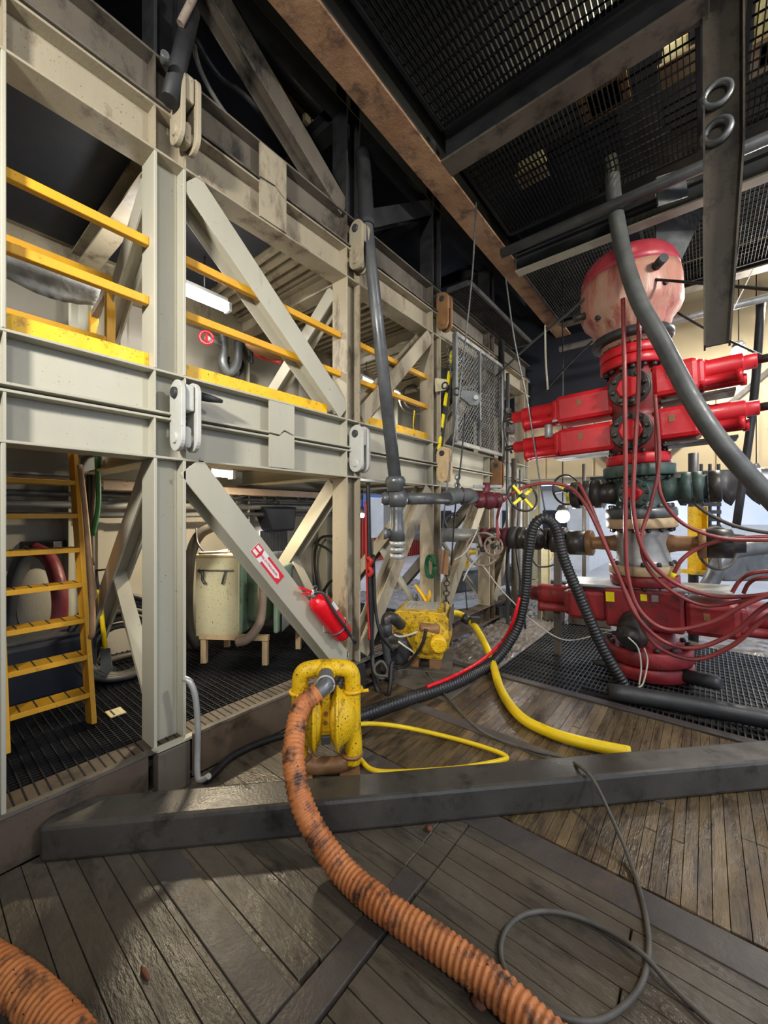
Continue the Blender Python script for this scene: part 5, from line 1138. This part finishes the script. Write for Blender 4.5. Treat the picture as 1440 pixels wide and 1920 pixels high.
t = thing('striped_ladder', 'yellow and black striped upright behind the mesh screen edge', 'ladder', at(830, 840, X=-2.75))
l0, l1 = at(823, 850, X=-2.72), at(850, 650, X=-2.72)
part('upright', MB().bar(l0, l1, .10, .02, up=(1, 0, 0)), 'rubber', t)
for i in range(5):
    f_ = i / 5; part('yellow_band', MB().bar(l0.lerp(l1, f_ + .02) + V((.012, 0, 0)), l0.lerp(l1, f_ + .14) + V((.012, 0, 0)), .022, .11, up=(1, 0, 0)), 'yellow_tag', t)
t = thing('anchor_bracket', 'pale pad bracket with shackle on the far column', 'bracket', at(825, 727, X=-2.70))
part('pad', MB().poly([at(815, 710, X=-2.70), at(832, 712, X=-2.70), at(838, 722, X=-2.70), at(832, 732, X=-2.70), at(816, 735, X=-2.70)], (1, 0, 0), .03), 'cream', t)
part('shackle', MB().ring(at(834, 723, X=-2.6), (0, 1, 0), .04, .012, 20, 8), 'valve', t)
# far posts, tubes and the stand of gauge lines between screen and stack
for i, (px, y0_, y1_, d_, r, m, lab) in enumerate((
    (952, 700, 1120, 6.4, .03, 'steel', 'upright steel pipe right beside the mesh screen'),
    (964, 860, 1150, 6.6, .045, 'frame_dark', 'dark upright pipe left of the choke valves'),
    (976, 880, 1150, 6.9, .03, 'steel_pale', 'pale upright pipe behind the yellow handwheel'),
    (1095, 870, 1060, 6.5, .03, 'frame_dark', 'short upright pipe left of the green outlet'),
    (1300, 850, 1100, 5.6, .06, 'rubber', 'black upright hose post right of the stack'),
    (940, 640, 900, 6.6, .05, 'frame_black', 'black upright tube at the mesh screen end'))):
    solo('upright_pipe', MB().cyl(V((at(px, y1_, d=d_).x, at(px, y1_, d=d_).y, -.03 if 'mesh screen end' not in lab else 2.55)), at(px, y0_, d=d_), r, 12), m, lab, 'pipe', 'upright pipes in the background')
# yellow post and chain column to the right of the stack
t = thing('yellow_post', 'worn yellow steel post right of the stack', 'post', at(1310, 1070, d=5.4))
part('post_body', MB().channel(at(1308, 1070, d=5.4), at(1308, 950, d=5.4), .2, .1, up=rgt), 'yellow_pump', t)
part('post_foot', MB().box(at(1308, 1072, d=5.4), (.3, .2, .05), TH), 'yellow_pump', t)
t = thing('mesh_column', 'black perforated column right of the stack', 'post', at(1330, 1000, d=5.9))
for k in range(11):
    part('slat', MB().box(at(1331, 890 + k * 14, d=5.9), (.26, .1, .055), TH), 'rubber', t)
for s_ in (-.13, 0, .13): part('upright', MB().bar(at(1331, 1040, d=5.88) + rgt * s_, at(1331, 870, d=5.88) + rgt * s_, .03, .03, up=rgt), 'rubber', t)
wire('dark slanting brace pole at the right behind the thick hose', [(1428, 560, 5.2), (1412, 760, 5.2), (1380, 990, 5.2)], 0.045, 'frame_black', 'pole')
# pipe elbow behind handwheel
solo('pipe_elbow', MB().tube(dpath([(1300, 1130, 4.9), (1330, 1095, 4.9), (1350, 1055, 4.9), (1375, 1035, 4.95), (1440, 1025, 5.0)]), .09, 14), 'steel', 'grey pipe elbow behind the dark handwheel at right', 'pipe')
t = thing('equipment_box', 'grey equipment box beyond the handwheel at the right', 'box', at(1390, 1090, d=6.2))
part('box_body', MB().box(at(1380, 1055, d=6.3), (.9, .6, .5), TH), 'steel', t, bevel=.03); part('box_lid', MB().box(at(1380, 1025, d=6.3), (.95, .65, .04), TH), 'steel_pale', t, bevel=.01)
# tarps below windwall
tp = MB(); vs = []; fs = []
for i in range(60):
    x = -1.9 + i * .09; bot = 2.05 + .12 * math.sin(i * 1.7) + random.uniform(-.06, .06) - (.18 if i > 30 else 0)
    vs += [(x, 9.26 + .05 * math.sin(i * 1.1), 2.55), (x, 9.25 + .05 * math.sin(i * 1.3 + 1), (2.55 + bot) / 2), (x, 9.23 + .06 * math.sin(i * 1.9), bot)]
for i in range(59):
    for j in range(2): a = i * 3 + j; fs.append((a, a + 3, a + 4, a + 1))
tp.add(vs, fs, True); o = solo('tarpaulin', tp, 'tarp', 'ragged black tarpaulin hanging below the beige windwall', 'tarpaulin'); o.modifiers.new('solid', 'SOLIDIFY').thickness = .01

# ================================================================== OUTSIDE
t = thing('shipping_container', 'red and blue ribbed container standing outside beyond the frame', 'container', (-11.0, 12.0, -.14))
cxm = -10.4
part('lower_wall', MB().ext(cxm - 2.4, cxm, 7.0, 17, -.14, 1.6), 'container_red', t); part('upper_wall', MB().ext(cxm - 2.4, cxm, 7.0, 17, 1.6, 2.7), 'container_blue', t)
for i in range(60): part('rib', MB().ext(cxm, cxm + .05, 7.05 + i * .165, 7.13 + i * .165, -.1, 1.6), 'container_red', t)
t = thing('white_frame', 'white framed panel standing outside in the gap', 'panel', (-8.2, 10.0, -.14))
part('panel', MB().ext(-8.3, -8.25, 9.4, 11.0, 1.0, 2.3), 'white', t, bevel=.02)
for yy in (9.5, 10.9): part('leg', MB().ext(-8.3, -8.25, yy - .04, yy + .04, -.14, 1.0), 'container_red', t)
part('guard', MB().tube([(-8.24, 9.6, .9), (-8.24, 9.6, .3), (-8.24, 10.2, .3), (-8.24, 10.2, .9)], .03, 8, smooth=False), 'container_red', t)
t = thing('site_cabin', 'pale site cabin outside behind the choke line', 'cabin', (-6, 16, -.14))
part('cabin_wall', MB().ext(-9.5, -3.0, 14.5, 17.5, -.14, 2.6), 'white', t); part('cabin_roof', MB().ext(-9.7, -2.8, 14.3, 17.7, 2.6, 2.75), 'steel', t)
for i in range(4): part('cabin_window', MB().ext(-9 + i * 1.5, -8.2 + i * 1.5, 14.47, 14.5, 1.0, 1.9), 'navy', t)
t = thing('far_frame', 'pale far frame legs and brace beyond the choke line', 'steel frame', (-4.2, 9.8, -.14))
for xx in (-4.6, -3.2): part('leg', MB().ibeam((xx, 9.7, -.14), (xx, 9.7, 2.5), .2, .2, up=(0, 1, 0)), 'cream', t)
part('brace', MB().ibeam((-4.5, 9.7, .1), (-3.3, 9.7, 2.3), .16, .16, up=(0, 1, 0)), 'cream', t)
part('sill', MB().ibeam((-5.2, 9.7, .1), (0.9, 9.7, .1), .24, .2), 'steel', t)
t = thing('yellow_chair_lift', 'yellow forklift frame parked outside behind the grey handwheel', 'forklift', (-4.6, 11.5, -.14))
part('mast', MB().tube([at(876, 1080, d=11), at(876, 1045, d=11), at(884, 1036, d=11), at(900, 1036, d=11)], .07, 10), 'yellow', t)
part('seat', MB().box(at(890, 1070, d=11), (.5, .4, .12), TH), 'yellow', t, bevel=.03)
part('chassis', MB().box(at(888, 1088, d=11.2), (.8, .6, .3), TH), 'rubber', t, bevel=.04)

# ---- small clutter between the frame and the stack
def chain(label, P, n, rl, m):
    t = thing('chain', label, 'chain', P[-1], 'hanging chains')
    for i in range(n):
        f_ = i / max(1, n - 1); c = V(P[0]).lerp(V(P[-1]), f_)
        part('chain_link', MB().ring(c, rgt if i % 2 else CAMD, rl, rl * .28, 14, 6), m, t)
chain('dark chain hanging on the column right of the green rope', [at(838, 1075, d=5.0), at(836, 1150, d=5.0)], 9, .035, 'valve')
chain('thin chain hanging from the yellow striped ladder head', [at(840, 650, d=5.2), at(846, 705, d=5.2)], 10, .018, 'steel')
chain('chain hanging under the rope beside the branch pipe', [at(858, 895, d=4.7), at(857, 925, d=4.7)], 5, .03, 'steel')
for i, (L, r, m, lab) in enumerate((
    ([(852, 1050, 5.1), (873, 1035, 5.1), (890, 1005, 5.1), (898, 985, 5.1)], .008, 'cable_white', 'thin white line looping under the grey handwheel'),
    ([(868, 1090, 5.2), (880, 1065, 5.2), (900, 1040, 5.2)], .012, 'steel_pale', 'steel rod slanting below the grey handwheel'),
    ([(872, 1090, 5.2), (874, 1120, 5.2), (876, 1145, 5.2)], .008, 'cable_black', 'black wire hanging from the rod to the yellow hose clamp'),
    ([(905, 1060, 5.2), (935, 1100, 5.1), (965, 1132, 5.0), (1000, 1165, 4.9), (1060, 1200, 4.8), (1140, 1185, 4.6)], .008, 'cable_white', 'white line sagging from the choke line across the grating'),
    ([(958, 1010, 5.6), (950, 1060, 5.6), (955, 1110, 5.6), (965, 1140, 5.6)], .02, 'cable_black', 'black cable hanging below the choke valves'),
    ([(966, 900, 6.5), (972, 960, 6.5), (968, 1030, 6.4), (978, 1100, 6.3), (985, 1180, 6.2)], .016, 'cable_black', 'second black cable hanging behind the choke valves'),
    ([(998, 1050, 5.2), (1010, 1062, 5.2), (1035, 1060, 5.2), (1060, 1045, 5.2)], .012, 'cable', 'grey cable drooping between the arch legs of the ribbed hose'),
    ([(838, 990, 6.5), (834, 975, 6.5), (845, 965, 6.5), (860, 964, 6.5)], .03, 'rubber', 'black hose bend behind the grey branch pipe'),
    ([(946, 780, 5.6), (944, 800, 5.5), (950, 830, 5.5), (960, 850, 5.5)], .016, 'rubber', 'black cable loop at the right edge of the mesh screen'),
    ([(1208, 1215, 3.95), (1214, 1240, 3.95), (1206, 1280, 3.95), (1196, 1290, 3.95)], .008, 'cable_white', 'white line hanging in front of the base flange'),
    ([(1178, 1195, 3.95), (1196, 1215, 3.95), (1202, 1250, 3.95), (1198, 1285, 3.95)], .008, 'cable_white', 'second white line looping in front of the base flange'))):
    solo('slack_line', MB().tube(dpath(L), r, 8), m, lab, 'line', 'slack lines and cables')
t = thing('gauge_manifold', 'small pale gauge manifold beside the left arm tips', 'manifold', at(958, 790, d=5.9))
part('manifold_block', MB().box(at(958, 795, d=5.9), (.1, .1, .3), TH), 'valve', t, bevel=.01)
for k in range(4): part('gauge', MB().disc(at(952 + 8 * (k % 2), 770 + 18 * k, d=5.82), CAMD, .045, .03, 16), 'steel_pale' if k % 2 else 'valve', t)
part('cross_tube', MB().tube(dpath([(945, 770, 5.85), (965, 776, 5.8), (985, 772, 5.75), (995, 765, 5.7)]), .018, 8), 'valve', t)
t = thing('oil_canister', 'shiny steel canister hanging under the upper left arm', 'canister', at(1029, 815, d=5.0))
part('can', MB().lathe(at(1029, 822, d=5.0), Zv, [(.04, 0), (.05, .02), (.05, .2), (.03, .23)], 16), 'steel_pale', t); part('strap', MB().cyl(at(1029, 795, d=5.0), at(1029, 775, d=5.0), .01, 6), 'valve', t)
t = thing('post_stand', 'pale bolted stand behind the ribbed hose arch', 'stand', at(1035, 1120, d=6.6))
part('leg', MB().ibeam(V((at(1020, 1100, d=6.8).x, at(1020, 1100, d=6.8).y, -.03)), at(1020, 1000, d=6.8), .16, .16, up=rgt), 'cream', t)
part('brace', MB().ibeam(at(1010, 1090, d=6.9), at(1045, 1010, d=6.9), .1, .1, up=rgt), 'cream', t)
part('cap_plate', MB().box(at(1020, 998, d=6.8), (.3, .3, .03), TH), 'cream', t)

# steam drifting behind the stack on the right
sv = bpy.data.materials.new('steam'); sv.use_nodes = True; nt = sv.node_tree
for n_ in list(nt.nodes): nt.nodes.remove(n_)
so = nt.nodes.new('ShaderNodeOutputMaterial'); pv = nt.nodes.new('ShaderNodeVolumeScatter'); pv.inputs['Color'].default_value = (.9, .94, 1, 1); pv.inputs['Density'].default_value = .35
nt.links.new(pv.outputs['Volume'], so.inputs['Volume']); MATS['steam'] = sv
for i, (px, py, d_, r, sq, lab) in enumerate(((1390, 955, 8.2, 1.0, (1.2, .7, .55), 'bluish steam drifting low behind the stack at the right'), (1130, 945, 6.6, .45, (1, .8, .6), 'small puff of steam left of the mud cross'))):
    solo('steam_cloud', MB().sphere(at(px, py, d=d_), r, 20, 12, sq), 'steam', lab, 'steam', kind='stuff')
